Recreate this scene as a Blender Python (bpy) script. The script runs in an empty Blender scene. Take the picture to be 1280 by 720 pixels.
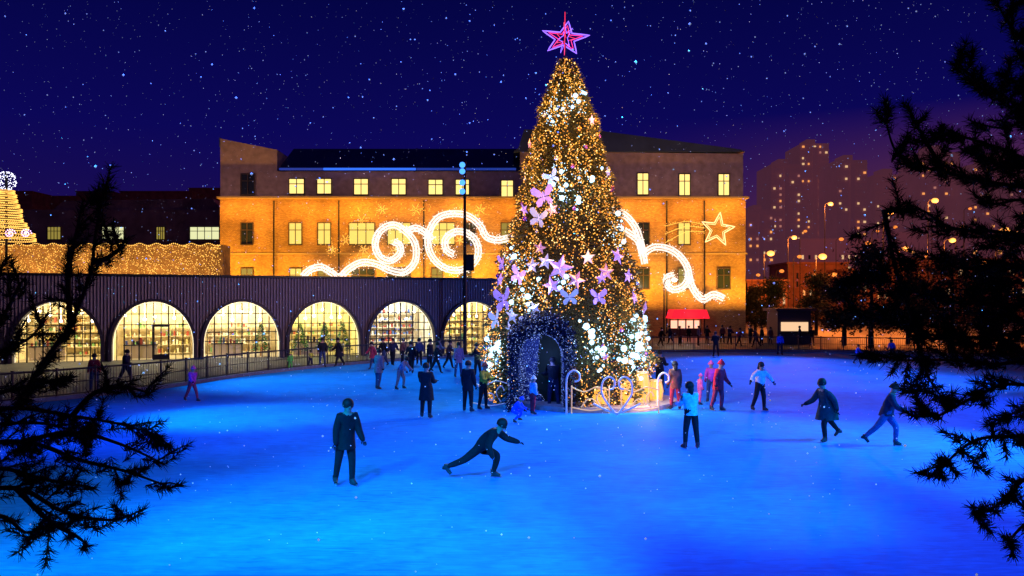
import bpy, math, random
from mathutils import Vector, Matrix, Quaternion
random.seed(11)
R=math.radians; PI=math.pi
F=1000.0; H=3.7; HY=379.0
C=bpy.context.scene.collection
def P(px,py,Y): return Vector(((px-640)/F*Y, Y, H+(HY-py)/F*Y))
def G(px,py):
    Y=H*F/(py-HY); return Vector(((px-640)/F*Y,Y,0))
U=random.uniform
# ------------------------------------------------------------------ materials
def mat(name,col,rough=.7,metal=0,em=None,es=0,var=0,scale=5,bump=0,spec=.3,vcol=None):
    m=bpy.data.materials.new(name); m.use_nodes=True
    nt=m.node_tree; b=nt.nodes['Principled BSDF']
    b.inputs['Base Color'].default_value=(*col,1); b.inputs['Roughness'].default_value=rough
    b.inputs['Metallic'].default_value=metal; b.inputs['Specular IOR Level'].default_value=spec
    if em: 
        b.inputs['Emission Color'].default_value=(*em,1); b.inputs['Emission Strength'].default_value=es
        m.cycles.emission_sampling='NONE'
    if var or bump:
        tc=nt.nodes.new('ShaderNodeTexCoord'); nz=nt.nodes.new('ShaderNodeTexNoise')
        nz.inputs['Scale'].default_value=scale; nz.inputs['Detail'].default_value=5
        nt.links.new(tc.outputs['Object'],nz.inputs['Vector'])
        if var:
            cr=nt.nodes.new('ShaderNodeValToRGB')
            c2=vcol or tuple(c*(1-var) for c in col); c3=tuple(min(1,c*(1+var)) for c in col)
            cr.color_ramp.elements[0].position=.32; cr.color_ramp.elements[1].position=.68
            cr.color_ramp.elements[0].color=(*c2,1); cr.color_ramp.elements[1].color=(*c3,1)
            nt.links.new(nz.outputs['Fac'],cr.inputs['Fac']); nt.links.new(cr.outputs['Color'],b.inputs['Base Color'])
        if bump:
            bp=nt.nodes.new('ShaderNodeBump'); bp.inputs['Strength'].default_value=bump; bp.inputs['Distance'].default_value=.05
            nt.links.new(nz.outputs['Fac'],bp.inputs['Height']); nt.links.new(bp.outputs['Normal'],b.inputs['Normal'])
    return m
def glow(name,col,s): return mat(name,(.02,.02,.02),em=col,es=s)
# ------------------------------------------------------------------ mesh builder
class MB:
    def __init__(s): s.v=[];s.f=[];s.m=[]
    def add(s,vs,fs,mi=0):
        o=len(s.v); s.v+= [tuple(v) for v in vs]
        for f in fs: s.f.append(tuple(i+o for i in f)); s.m.append(mi)
    def box(s,a,b,mi=0):
        x0,y0,z0=a;x1,y1,z1=b
        s.add([(x0,y0,z0),(x1,y0,z0),(x1,y1,z0),(x0,y1,z0),(x0,y0,z1),(x1,y0,z1),(x1,y1,z1),(x0,y1,z1)],
              [(0,3,2,1),(4,5,6,7),(0,1,5,4),(1,2,6,5),(2,3,7,6),(3,0,4,7)],mi)
    def tube(s,pts,r,n=8,mi=0,close=False):
        pts=[Vector(p) for p in pts]; N=len(pts)
        rr=r if isinstance(r,(list,tuple)) else [r]*N
        rings=[];prev=None
        for i,p in enumerate(pts):
            if close: d=pts[(i+1)%N]-pts[i-1]
            else: d=pts[min(i+1,N-1)]-pts[max(i-1,0)]
            if d.length<1e-7: d=Vector((0,0,1))
            d.normalize()
            if prev is None:
                a=Vector((0,0,1)) if abs(d.z)<.9 else Vector((1,0,0))
                u=d.cross(a).normalized()
            else:
                u=(prev-d*prev.dot(d)); 
                u=u.normalized() if u.length>1e-5 else d.orthogonal().normalized()
            prev=u; w=d.cross(u)
            rings.append([p+(u*math.cos(2*PI*k/n)+w*math.sin(2*PI*k/n))*rr[i] for k in range(n)])
        vs=[q for ring in rings for q in ring]; fs=[]
        for i in range(N if close else N-1):
            j=(i+1)%N
            for k in range(n): fs.append((i*n+k,i*n+(k+1)%n,j*n+(k+1)%n,j*n+k))
        if not close:
            fs.append(tuple(range(n-1,-1,-1))); fs.append(tuple((N-1)*n+k for k in range(n)))
        s.add(vs,fs,mi)
    def octa(s,c,r,mi=0):
        x,y,z=c
        s.add([(x+r,y,z),(x-r,y,z),(x,y+r,z),(x,y-r,z),(x,y,z+r),(x,y,z-r)],
              [(0,2,4),(2,1,4),(1,3,4),(3,0,4),(2,0,5),(1,2,5),(3,1,5),(0,3,5)],mi)
    def ball(s,c,r,n=10,m=7,mi=0,sc=(1,1,1),zmin=-1):
        vs=[];fs=[]
        t1=math.acos(zmin) if zmin>-1 else PI
        for i in range(m+1):
            t=t1*i/m
            for k in range(n):
                a=2*PI*k/n
                vs.append((c[0]+r*sc[0]*math.sin(t)*math.cos(a),c[1]+r*sc[1]*math.sin(t)*math.sin(a),c[2]+r*sc[2]*math.cos(t)))
        for i in range(m):
            for k in range(n): fs.append((i*n+k,(i+1)*n+k,(i+1)*n+(k+1)%n,i*n+(k+1)%n))
        s.add(vs,fs,mi)
    def prism(s,poly,y0,y1,mi=0):
        n=len(poly)
        vs=[(x,y0,z) for x,z in poly]+[(x,y1,z) for x,z in poly]
        fs=[tuple(range(n)),tuple(range(2*n-1,n-1,-1))]+[(i,i+n,(i+1)%n+n,(i+1)%n) for i in range(n)]
        s.add(vs,fs,mi)
    def build(s,name,mats,parent=None,world=True,loc=None,smooth=False):
        if not isinstance(mats,(list,tuple)): mats=[mats]
        off=Vector((0,0,0))
        if parent is not None and world:
            p=parent
            while p is not None: off+=p.location; p=p.parent
        if loc is not None: off=Vector(loc)
        me=bpy.data.meshes.new(name)
        me.from_pydata([(v[0]-off.x,v[1]-off.y,v[2]-off.z) for v in s.v],[],s.f)
        for m in mats: me.materials.append(m)
        if len(mats)>1: me.polygons.foreach_set('material_index',s.m)
        if smooth: me.polygons.foreach_set('use_smooth',[True]*len(s.f))
        me.update()
        o=bpy.data.objects.new(name,me); C.objects.link(o)
        if parent is not None: o.parent=parent
        if loc is not None: o.location=loc
        return o
def tag(o,label=None,cat=None,group=None,kind=None):
    if label:o['label']=label
    if cat:o['category']=cat
    if group:o['group']=group
    if kind:o['kind']=kind
    return o
def empty(name,loc,label,cat,group=None,rz=0):
    o=bpy.data.objects.new(name,None); C.objects.link(o); o.location=loc; o.rotation_euler=(0,0,rz)
    return tag(o,label,cat,group)
def catmull(pts,sub=6,close=False):
    pts=[Vector(p) for p in pts];n=len(pts);out=[]
    for i in range(n if close else n-1):
        g=lambda k:(pts[k%n] if close else pts[max(0,min(n-1,k))])
        p0,p1,p2,p3=g(i-1),g(i),g(i+1),g(i+2)
        for j in range(sub):
            t=j/sub
            out.append(.5*((2*p1)+(p2-p0)*t+(2*p0-5*p1+4*p2-p3)*t*t+(3*p1-p0-3*p2+p3)*t**3))
    if not close: out.append(pts[-1])
    return out
# ------------------------------------------------------------------ people (built first: few objects yet)
skinm=mat('skin',(.42,.24,.17),.6); hairm=mat('hair',(.015,.01,.008),.6)
bootm=mat('skate_boot',(.03,.03,.035),.5); redboot=mat('red_boot',(.4,.03,.04),.5)
blade=mat('blade',(.5,.5,.55),.3,.9)
cloth={}
def cl(col):
    k=tuple(col)
    if k not in cloth: cloth[k]=mat('fabric',col,.85,var=.25,scale=14,bump=.3)
    return cloth[k]
BLK=(.008,.008,.012);NAVY=(.012,.015,.05);GREY=(.16,.16,.18);WHITE=(.75,.78,.82);LBLUE=(.3,.5,.75);RED=(.7,.02,.04)
PINK=(.85,.12,.30);PURP=(.45,.05,.4);OLIVE=(.45,.42,.04);BLUE=(.02,.1,.8);BROWN=(.18,.06,.04);TEAL=(.015,.04,.05);YEL=(.6,.6,.05);JEAN=(.03,.05,.12);DRED=(.25,.02,.04);GRN=(.1,.45,.08);MAR=(.35,.03,.06)
POSE={
 'stand':dict(lean=3,side=0,la=(9,5,15),ra=(9,0,20),ll=(3,5,3),rl=(-3,5,3)),
 'stand2':dict(lean=5,side=2,la=(8,25,70),ra=(8,20,75),ll=(6,6,8),rl=(-5,4,5)),
 'walk':dict(lean=8,side=0,la=(9,-25,20),ra=(9,28,30),ll=(24,3,12),rl=(-22,3,10)),
 'slow':dict(lean=8,side=2,la=(10,12,35),ra=(9,-8,20),ll=(10,3,16),rl=(-10,5,8)),
 'glide':dict(lean=12,side=0,la=(20,10,30),ra=(22,-10,25),ll=(14,5,22),rl=(-16,8,10)),
 'stride':dict(lean=16,side=0,la=(12,-32,25),ra=(14,32,40),ll=(34,5,38),rl=(-34,6,12)),
 'sprint':dict(lean=48,side=0,la=(22,62,25),ra=(25,-5,45),ll=(66,6,84),rl=(-52,10,16)),
 'armsout':dict(lean=8,side=-3,la=(48,10,15),ra=(62,15,8),ll=(8,6,10),rl=(-8,8,12)),
 'crouch':dict(lean=38,side=0,la=(15,40,40),ra=(15,50,30),ll=(85,12,115),rl=(70,14,110)),
 'bend':dict(lean=35,side=0,la=(14,40,20),ra=(14,30,30),ll=(22,7,30),rl=(-5,6,10)),
}
def legdir(f,o,s): f=R(f);o=R(o); return Vector((s*math.sin(o),-math.sin(f)*math.cos(o),-math.cos(f)*math.cos(o)))
def person(px,fy,h,jac,tro,pose,rz,label,hat=None,coat=0,hair=0,near=False,skates=True,group=None,boots=None,z0=0):
    p=POSE[pose]; loc=G(px,fy); loc.z=z0
    E=[]; seg=[]
    pel=Vector((0,0,0)); le=R(p['lean']); si=R(p['side'])
    up=Vector((math.sin(si),-math.sin(le),math.cos(le))).normalized()
    fw=Vector((0,-math.cos(le),-math.sin(le)))
    V=[];Rr=[]
    def v(co,r): V.append(co*h); Rr.append(r*h); return len(V)-1
    def e(a,b,t): E.append((a,b)); seg.append((V[a],V[b],t))
    puff=1.25
    a=v(pel,.078*puff)
    b=v(up*.10,.072*puff); c=v(up*.215,.080*puff); d0=up*.285; d=v(d0,.050)
    n=v(up*.312,.038)
    hd=(up*.8+Vector((0,0,.45))).normalized()
    hb=v(up*.333+hd*.012+fw*.008,.044); hm=v(up*.333+hd*.060+fw*.012,.060); ht=v(up*.333+hd*.110+fw*.002,.043)
    e(a,b,0);e(b,c,0);e(c,d,0);e(d,n,3);e(n,hb,3);e(hb,hm,3);e(hm,ht,3)
    hands=[];feet=[]
    for s,ar,lg in ((1,p['la'],p['ll']),(-1,p['ra'],p['rl'])):
        sh=v(up*.258+Vector((s*.095,0,0)),.046*puff)
        o_,f_,bd=ar
        q=legdir(f_-p['lean']*.3,o_,s); el=v(V[sh]/h+q*.160,.037*puff)
        q2=legdir(f_-p['lean']*.3+bd,o_*.7,s); wr=v(V[el]/h+q2*.130,.028*puff)
        ha=v(V[wr]/h+q2*.045,.019)
        e(c,sh,0);e(sh,el,0);e(el,wr,0);e(wr,ha,4)
        hands.append((V[ha].copy(),q2,s))
        f_,o_,bd=lg
        hp=v(Vector((s*.052,0,-.025)),.066)
        q=legdir(f_,o_,s); kn=v(V[hp]/h+q*.235,.046)
        q=legdir(f_-bd,o_*.6,s); an=v(V[kn]/h+q*.225,.034)
        fd=Vector((s*.25,-1,0)).normalized(); ft=Vector((fd.x,fd.y,-.15+.3*math.sin(R(f_-bd))))
        ft.normalize()
        if f_-bd<-40: ft=Vector((fd.x*.6,-.6,-.75)).normalized()
        to=v(V[an]/h+ft*.075+Vector((0,0,-.02)),.021)
        e(a,hp,1);e(hp,kn,1);e(kn,an,1);e(an,to,2)
        feet.append((an,to))
    low=min(min(V[f[0]].z,V[f[1]].z+.03*h) for f in feet)
    lift=-low+(.115 if skates else .075)*h/1.7
    for i in range(len(V)): V[i]=V[i]+Vector((0,0,lift))
    seg=[(x+Vector((0,0,lift)),y+Vector((0,0,lift)),t) for x,y,t in seg]
    hands=[(x+Vector((0,0,lift)),q,s) for x,q,s in hands]
    me=bpy.data.meshes.new('body'); me.from_pydata(V,E,[]); o=bpy.data.objects.new('tmp',me); C.objects.link(o)
    o.modifiers.new('s','SKIN'); sd=me.skin_vertices[0].data
    for i,r in enumerate(Rr): sd[i].radius=(r,r)
    sd[0].use_root=True
    sb=o.modifiers.new('u','SUBSURF'); sb.levels=2 if near else 1; sb.render_levels=sb.levels
    dg=bpy.context.evaluated_depsgraph_get(); nm=bpy.data.meshes.new_from_object(o.evaluated_get(dg))
    bpy.data.objects.remove(o)
    vs=[tuple(x.co) for x in nm.vertices]; mb=MB(); bpy.data.meshes.remove(me)
    for pl in nm.polygons:
        cc=pl.center; best=9;t=0
        for x,y,tt in seg:
            dd=y-x; q=max(0,min(1,(cc-x).dot(dd)/dd.length_squared)); ds=(cc-(x+dd*q)).length
            if ds<best: best=ds;t=tt
        mb.f.append(tuple(pl.vertices)); mb.m.append(t)
    mb.v=vs; bpy.data.meshes.remove(nm)
    hc=V[hm]
    if near:
        for x,q,s in hands:
            sd_=q.cross(Vector((0,1,0))).normalized() if abs(q.y)<.9 else Vector((1,0,0))
            nn=q.cross(sd_).normalized()
            for i,l in enumerate((.034,.042,.046,.042)):
                b0=x+sd_*(i-1.5)*.011*h+q*.006*h
                mb.tube([b0,b0+q*l*.55*h,b0+(q*.9+nn*.35*-1)*l*h],[.0058*h,.005*h,.0038*h],5,4)
            mb.tube([x-q*.02*h-sd_*.012*h,x-sd_*.03*h+q*.005*h,x-sd_*.034*h+q*.022*h],[.0065*h,.006*h,.0045*h],5,4)
        mb.ball(hc+fw*.057*h-hd*.010*h,.011*h,6,4,3,(.7,1,1.1))
        for s in(-1,1):
            mb.ball(hc+fw*.053*h+Vector((s*.019*h,0,0))+hd*.006*h,.007*h,6,4,5)
            mb.ball(hc+Vector((s*.059*h,0,0)),.012*h,6,4,3,(.4,.8,1.2))
        mb.ball(hc+fw*.050*h-hd*.030*h,.008*h,6,4,6,(1.6,.6,.5))
    root=empty('person',loc,label,'person',group,R(rz))
    glove=cl(BLK) if skates else skinm
    mb.build('body',[cl(jac),cl(tro),bootm,skinm,glove,hairm,cl(DRED)],root,world=False,smooth=True)
    hm_=MB(); qm=Vector((0,0,1)).rotation_difference(hd).to_matrix()
    def put(m0):
        m0.v=[tuple(qm@Vector(x)+hc) for x in m0.v]
    if hat:
        hm_.ball((0,.006*h,.004*h),.070*h,10,6,0,(1,1.05,1.15),.05); hm_.ball((0,.004*h,.090*h),.02*h,6,5)
        hm_.tube([(.069*h*math.cos(t),.006*h+.071*h*math.sin(t),.010*h) for t in [2*PI*i/12 for i in range(12)]],.012*h,5,close=True)
        put(hm_); hm_.build('hat',cl(hat),root,world=False,smooth=True)
    if not hat or hair:
        m2=MB(); m2.ball((0,.016*h,.008*h),.066*h,12,8,0,(1.02,1.04,1.08),-.45)
        if hair: m2.tube([(0,.035*h,0),(0,.06*h,-.06*h),(0,.06*h,-.13*h)],[.045*h,.045*h,.025*h],8)
        put(m2); m2.build('hair',hairm,root,world=False,smooth=True)
    if coat:
        m3=MB(); wa=V[b]
        kneeL=[y for x,y,t in seg if t==1]; k1=kneeL[1];k2=kneeL[4]; mid=(k1+k2)/2; hemc=V[a]+(mid-V[a])*coat
        spread=max(.085*h,abs(k1.y-k2.y)*.5*coat+.08*h); wx=max(.10*h,abs(k1.x-k2.x)*.5*coat+.075*h)
        rings=[]
        for i in range(7):
            t=i/6; cc=wa.lerp(V[a],min(1,t*2)) if t<.5 else V[a].lerp(hemc,(t-.5)*2)
            rx=.098*h+(wx-.090*h)*t; ry=.094*h+(spread-.085*h)*t
            rings.append([(cc.x+rx*math.cos(2*PI*j/14)*(1+.05*math.sin(j*3)*t),cc.y+ry*math.sin(2*PI*j/14),cc.z) for j in range(14)])
        m3.add([q for r_ in rings for q in r_],[(i*14+j,(i+1)*14+j,(i+1)*14+(j+1)%14,i*14+(j+1)%14) for i in range(6) for j in range(14)])
        m3.build('coat_skirt',cl(jac),root,world=False,smooth=True)
    if skates:
        for an,to in feet:
            A=V[an];T=V[to]; m4=MB(); dr=(T-A); dr.normalize()
            fl=Vector((dr.x,dr.y,0)); 
            fl=fl.normalized() if fl.length>.2 else Vector((0,-1,0))
            dn=Vector((0,0,-1)) if T.z>A.z-.07*h else (dr.cross(dr.cross(Vector((0,0,1))))).normalized()
            if dn.z>0: dn=-dn
            m4.tube([A+Vector((0,0,.035*h)),A,A+dn*.025*h+fl*.01*h],[.034*h,.035*h,.031*h],7)
            m4.tube([A+dn*.028*h-fl*.025*h,A+dn*.03*h+fl*.03*h,T+dn*.002*h+fl*.012*h],[.024*h,.028*h,.02*h],7)
            A2=A+dn*.062*h; s_=fl.cross(dn)*.004*h
            q=[A2-fl*.04*h,A2+fl*.11*h,A2+fl*.10*h-dn*.022*h,A2-fl*.035*h-dn*.022*h]
            m4.add([x+s_ for x in q]+[x-s_ for x in q],[(0,1,2,3),(7,6,5,4),(0,4,5,1),(1,5,6,2),(2,6,7,3),(3,7,4,0)],1)
            m4.build('skate',[boots or bootm,blade],root,world=False,smooth=False)
    return root
person(432,608,1.76,BLK,BLK,'slow',30,'person in black jacket and trousers gliding alone on the near left ice',coat=.45,near=True)
person(600,599,1.72,BLK,BLK,'sprint',78,'person in black bent far forward in a racing stride, one leg trailing',near=True)
person(533,523,1.76,BLK,BLK,'stand2',170,'person standing still on the ice in long black coat left of the tree',coat=.85,near=True)
person(473,487,1.72,GREY,JEAN,'slow',150,'person in grey coat skating left of the crowd by the railing',coat=.5)
person(500,487,1.5,(.2,.25,.35),GREY,'bend',70,'person in grey blue jacket leaning forward beside the grey coat skater')
person(573,472,1.74,(.3,.16,.22),JEAN,'stand',30,'person in dusty pink coat standing at the railing end left of the tree',coat=.5,hair=1)
person(585,515,1.72,BLK,BLK,'stand',160,'person in black coat standing next to the olive jacket beside the tree',coat=.5,near=True)
person(604,512,1.6,OLIVE,BLK,'stand2',60,'person in olive yellow jacket close to the left side of the tree',near=True,hat=BROWN)
person(642,528,1.1,BLUE,BLUE,'crouch',70,'child in bright blue snowsuit crouching in front of the tree arch',hat=BLUE,near=True)
person(666,518,1.25,LBLUE,RED,'stand',120,'child in pale blue jacket and red trousers in front of the tree arch',hat=WHITE,near=True)
person(692,510,1.78,BLK,NAVY,'stand2',200,'person in dark jacket standing in the mouth of the tree arch',near=True)
person(713,510,1.7,BROWN,BLK,'stand',10,'person in dark brown jacket at the right edge of the tree arch',hat=BLK,coat=.3)
person(844,512,1.65,BROWN,MAR,'stand',190,'person in reddish brown coat with long dark hair right of the tree railing',hair=1,coat=.4,near=True)
person(825,490,1.72,BLK,BLK,'stand2',150,'person in black jacket behind the scroll railing right of the tree')
person(864,561,1.68,(.6,.72,.85),BLK,'stand2',195,'person in white blue jacket, black trousers and red boots on the right ice',near=True,boots=redboot,hair=1,coat=.15)
person(875,506,1.1,PINK,PINK,'stand',100,'small child in pink snowsuit between the adults right of the tree',hat=PINK)
person(889,503,1.5,PURP,JEAN,'stand',170,'person in violet jacket partly behind the red coat skater',hat=PINK)
person(898,514,1.72,RED,MAR,'slow',40,'person in bright red coat and hat skating right of the tree',coat=.45,near=True,hat=RED)
person(950,514,1.68,WHITE,BLK,'armsout',30,'person in white top and black trousers holding both arms out on the ice',near=True,hair=1)
person(1034,552,1.76,TEAL,BLK,'stride',-70,'person in long dark teal coat striding across the right ice',coat=.8,near=True)
person(1108,558,1.70,NAVY,(.03,.08,.25),'stride',60,'person in dark jacket and blue jeans striding at the far right of the ice',near=True,hat=BLK,coat=.2)
person(240,502,1.35,PURP,MAR,'walk',60,'child in purple jacket and dark red trousers alone near the left railing',hat=PINK)
person(1115,449,1.3,BLUE,NAVY,'glide',-40,'child in blue jacket far across the ice in front of the pine branch')
person(975,444,1.6,BLUE,NAVY,'stand',0,'person in blue jacket by the far railing right of the building')
person(895,446,1.72,BLK,BLK,'stand2',180,'person in black at the far railing under the red awning')
person(1072,455,1.2,BLUE,JEAN,'walk',80,'small child in blue on the far ice left of the pine branch')
person(118,489,1.6,DRED,JEAN,'stand',20,'person in dark red jacket behind the far left railing',skates=False)
person(157,480,1.65,NAVY,BLK,'walk',80,'person in navy jacket walking in front of the second arch',skates=False)
person(403,459,1.74,BLK,JEAN,'stand',20,'person in black jacket and jeans left of the pair before the fourth arch',skates=False)
person(424,458,1.76,BLK,BLK,'walk',-60,'person in long black coat right of the pair before the fourth arch',coat=.7,skates=False)
person(363,463,1.0,GRN,GRN,'stand',10,'small child in bright green snowsuit by the railing',hat=YEL,skates=False)
person(388,459,1.0,YEL,NAVY,'stand2',50,'small child in yellow jacket by the railing',skates=False)
for px,fy,hh,ja in ((466,461,1.6,MAR),(480,458,1.75,BLK),(491,457,1.7,NAVY),(503,460,1.72,BROWN),(514,466,1.75,BLK),(524,457,1.7,JEAN),(537,464,1.78,BLK),(548,457,1.65,GREY),(561,461,1.7,BROWN),(597,470,1.7,BLK),(545,467,1.72,BLK)):
    person(px,fy,hh,ja,random.choice([BLK,JEAN]),random.choice(['stand','stand2','walk']),U(0,360),'person in dark winter clothes in the crowd at the rink entrance',group='crowd at the rink entrance',coat=random.choice([0,.5]),skates=False)
for px,fy,hh,ja in ((826,433,1.7,BLK),(838,430,1.75,NAVY),(850,431,1.7,BROWN),(861,428,1.6,BLK),(873,432,1.75,GREY),(884,430,1.7,BLK),(912,431,1.7,NAVY),(924,433,1.65,MAR),(938,430,1.75,BLK),(952,432,1.7,BLK),(963,431,1.6,BROWN),(1000,431,1.7,NAVY),(1015,433,1.7,BLK),(1090,436,1.7,BLK),(1150,438,1.7,NAVY),(1200,440,1.7,JEAN),(1262,442,1.7,NAVY),(945,434,1.7,NAVY),(903,429,1.7,BROWN)):
    person(px,fy,hh,ja,BLK,random.choice(['stand','stand2','walk']),U(0,360),'person in dark winter clothes beyond the far right railing',group='onlookers beyond the far railing',coat=random.choice([0,.5]),skates=False)
# ------------------------------------------------------------------ setting: ground and ice
gm=mat('paving',(.05,.048,.055),.6,var=.35,scale=.8,bump=.2)
g=MB(); g.add([(-1500,-200,0),(1500,-200,0),(1500,3000,0),(-1500,3000,0)],[(0,1,2,3)])
tag(g.build('ground',gm),kind='structure')
im=bpy.data.materials.new('ice'); im.use_nodes=True; nt=im.node_tree; b=nt.nodes['Principled BSDF']
tc=nt.nodes.new('ShaderNodeTexCoord')
n1=nt.nodes.new('ShaderNodeTexNoise'); n1.inputs['Scale'].default_value=.3; n1.inputs['Detail'].default_value=9; n1.inputs['Roughness'].default_value=.7
mp=nt.nodes.new('ShaderNodeMapping'); mp.inputs['Rotation'].default_value=(0,0,.5); mp.inputs['Scale'].default_value=(.8,4,1)
n2=nt.nodes.new('ShaderNodeTexNoise'); n2.inputs['Scale'].default_value=2.5; n2.inputs['Detail'].default_value=10; n2.inputs['Distortion'].default_value=1.2
nt.links.new(tc.outputs['Object'],n1.inputs['Vector']); nt.links.new(tc.outputs['Object'],mp.inputs['Vector']); nt.links.new(mp.outputs['Vector'],n2.inputs['Vector'])
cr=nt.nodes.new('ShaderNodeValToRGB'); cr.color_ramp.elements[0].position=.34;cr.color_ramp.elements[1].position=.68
cr.color_ramp.elements[0].color=(.012,.17,.55,1);cr.color_ramp.elements[1].color=(.035,.42,.95,1)  # blue of the floodlights is partly put into the ice colour
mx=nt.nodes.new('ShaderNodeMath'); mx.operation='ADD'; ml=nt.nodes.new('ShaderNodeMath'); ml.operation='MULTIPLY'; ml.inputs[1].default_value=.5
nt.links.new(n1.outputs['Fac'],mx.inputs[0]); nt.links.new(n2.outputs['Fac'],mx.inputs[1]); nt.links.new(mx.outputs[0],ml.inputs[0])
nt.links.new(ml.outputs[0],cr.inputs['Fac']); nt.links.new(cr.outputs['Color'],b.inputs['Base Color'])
rr=nt.nodes.new('ShaderNodeMapRange'); rr.inputs['To Min'].default_value=.5; rr.inputs['To Max'].default_value=.75
nt.links.new(n2.outputs['Fac'],rr.inputs['Value']); nt.links.new(rr.outputs['Result'],b.inputs['Roughness'])
bp=nt.nodes.new('ShaderNodeBump'); bp.inputs['Strength'].default_value=.3; bp.inputs['Distance'].default_value=.02
nt.links.new(n2.outputs['Fac'],bp.inputs['Height']); nt.links.new(bp.outputs['Normal'],b.inputs['Normal'])
b.inputs['Specular IOR Level'].default_value=.2; b.inputs['Specular Tint'].default_value=(.3,.5,1,1); b.inputs['IOR'].default_value=1.07
EDGE=[(-20,12),(-20.5,20),(-19,27),(-16.8,31),(-14.9,35),(-13.2,41),(-9.6,48),(-3,55),(5,59),(14,60.5),(24,60),(33,55),(40,46),(43,34),(42,20),(40,12)]
edge=catmull([(x,y,0) for x,y in EDGE],8)
g=MB(); pts=[(p.x,p.y,.006) for p in edge]+[(36,8.8,.006),(-16,8.8,.006)]
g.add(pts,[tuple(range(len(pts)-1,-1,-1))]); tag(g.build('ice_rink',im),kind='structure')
# ------------------------------------------------------------------ railing
railm=mat('rail_metal',(.07,.065,.08),.4,.7)
def resample(pts,d):
    out=[pts[0].copy()];acc=0
    for a,b_ in zip(pts,pts[1:]):
        L=(b_-a).length; t=d-acc
        while t<=L: out.append(a+(b_-a)*(t/L)); t+=d
        acc=(acc+L)%d if L+acc>=d else acc+L
    return out
def fence(pts,label,grp=None):
    pts=resample(pts,1.6); r=empty('railing',pts[0],label,'railing')
    for nm,z,rad in (('top_rail',1.12,.045),('middle_rail',.62,.02),('bottom_rail',.16,.03)):
        m=MB(); m.tube([p+Vector((0,0,z)) for p in pts],rad,6); m.build(nm,railm,r)
    m=MB()
    for a,b_ in zip(pts,pts[1:]):
        for k in range(1,12):
            q=a.lerp(b_,k/12); m.tube([q+Vector((0,0,.17)),q+Vector((0,0,1.1))],.011,4)
    m.build('baluster_infill',railm,r)
    m0=MB(); m0.box((-.035,-.035,0),(.035,.035,1.18)); m0.box((-.05,-.05,1.18),(.05,.05,1.21)); m0.box((-.08,-.08,0),(.08,.08,.03))
    base=None
    for p in pts[:100]:
        if base is None: o=m0.build('post',railm,r,world=False); base=o
        else: o=base.copy(); C.objects.link(o); o.parent=r
        o.location=p-r.location
off=[Vector((p.x*1.012+(-.25 if p.x<0 else .25),p.y+.35,0)) for p in edge]
L=[p for p in off if p.y<56 and p.x<0]; Rr_=[p for p in off if p.x>6.5 and p.y>30]
fence(L,'metal railing curving along the left edge of the ice in front of the arches')
fence(Rr_,'metal railing along the far right edge of the ice')
km=mat('kick_board',(.12,.14,.2),.5,var=.2)
m=MB(); pts=[Vector((p.x*1.004,p.y+.1,.1)) for p in edge]; 
for a,b_ in zip(pts,pts[1:]):
    m.add([(a.x,a.y,0),(b_.x,b_.y,0),(b_.x,b_.y,.16),(a.x,a.y,.16)],[(0,1,2,3)])
    nrm=Vector((b_.y-a.y,-(b_.x-a.x),0)).normalized()*-.08
    m.add([(a.x,a.y,.16),(b_.x,b_.y,.16),(b_.x+nrm.x,b_.y+nrm.y,.16),(a.x+nrm.x,a.y+nrm.y,.16)],[(0,1,2,3)])
tag(m.build('rink_kerb',km),'low kerb board that edges the ice rink','kerb')
# ------------------------------------------------------------------ arcade building
Y0=52.0; ang=math.atan2(.0376,.0982); PITCH=Y0*math.hypot(.0376,.0982)
arc=empty('arcade_building',(-.448*Y0,Y0,0),'long low building clad in dark ribbed metal with a row of glowing arched windows','building',rz=ang)
cm=bpy.data.materials.new('ribbed_cladding'); cm.use_nodes=True; nt=cm.node_tree; b=nt.nodes['Principled BSDF']
b.inputs['Roughness'].default_value=.5; b.inputs['Metallic'].default_value=.1
tc=nt.nodes.new('ShaderNodeTexCoord'); wv=nt.nodes.new('ShaderNodeTexWave'); wv.bands_direction='X'; wv.inputs['Scale'].default_value=1.6
nt.links.new(tc.outputs['Object'],wv.inputs['Vector']); bp=nt.nodes.new('ShaderNodeBump'); bp.inputs['Distance'].default_value=.12; bp.inputs['Strength'].default_value=1
nt.links.new(wv.outputs['Fac'],bp.inputs['Height']); nt.links.new(bp.outputs['Normal'],b.inputs['Normal'])
cr=nt.nodes.new('ShaderNodeValToRGB'); cr.color_ramp.elements[0].color=(.16,.12,.15,1); cr.color_ramp.elements[1].color=(.38,.29,.33,1)
nt.links.new(wv.outputs['Fac'],cr.inputs['Fac']); nt.links.new(cr.outputs['Color'],b.inputs['Base Color'])
surm=mat('arch_metal',(.05,.04,.055),.4,.3); darkm=mat('dark_frame',(.02,.02,.025),.4,.3)
inw=mat('shop_wall',(.78,.66,.42),.8,var=.3,scale=1.6); inf=mat('shop_floor',(.4,.34,.22),.4)
TOP=5.42; w=2.42; ZS=1.0; ZT=3.8
out=[(-w,0),(-w*1.0,ZS)]+[(-w*math.cos(t),ZS+(ZT-ZS)*math.sin(t)) for t in [PI*i/22 for i in range(1,22)]]+[(w,ZS),(w,0)]
m=MB(); bays=list(range(-3,5))
x_end=4.62*PITCH
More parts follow.
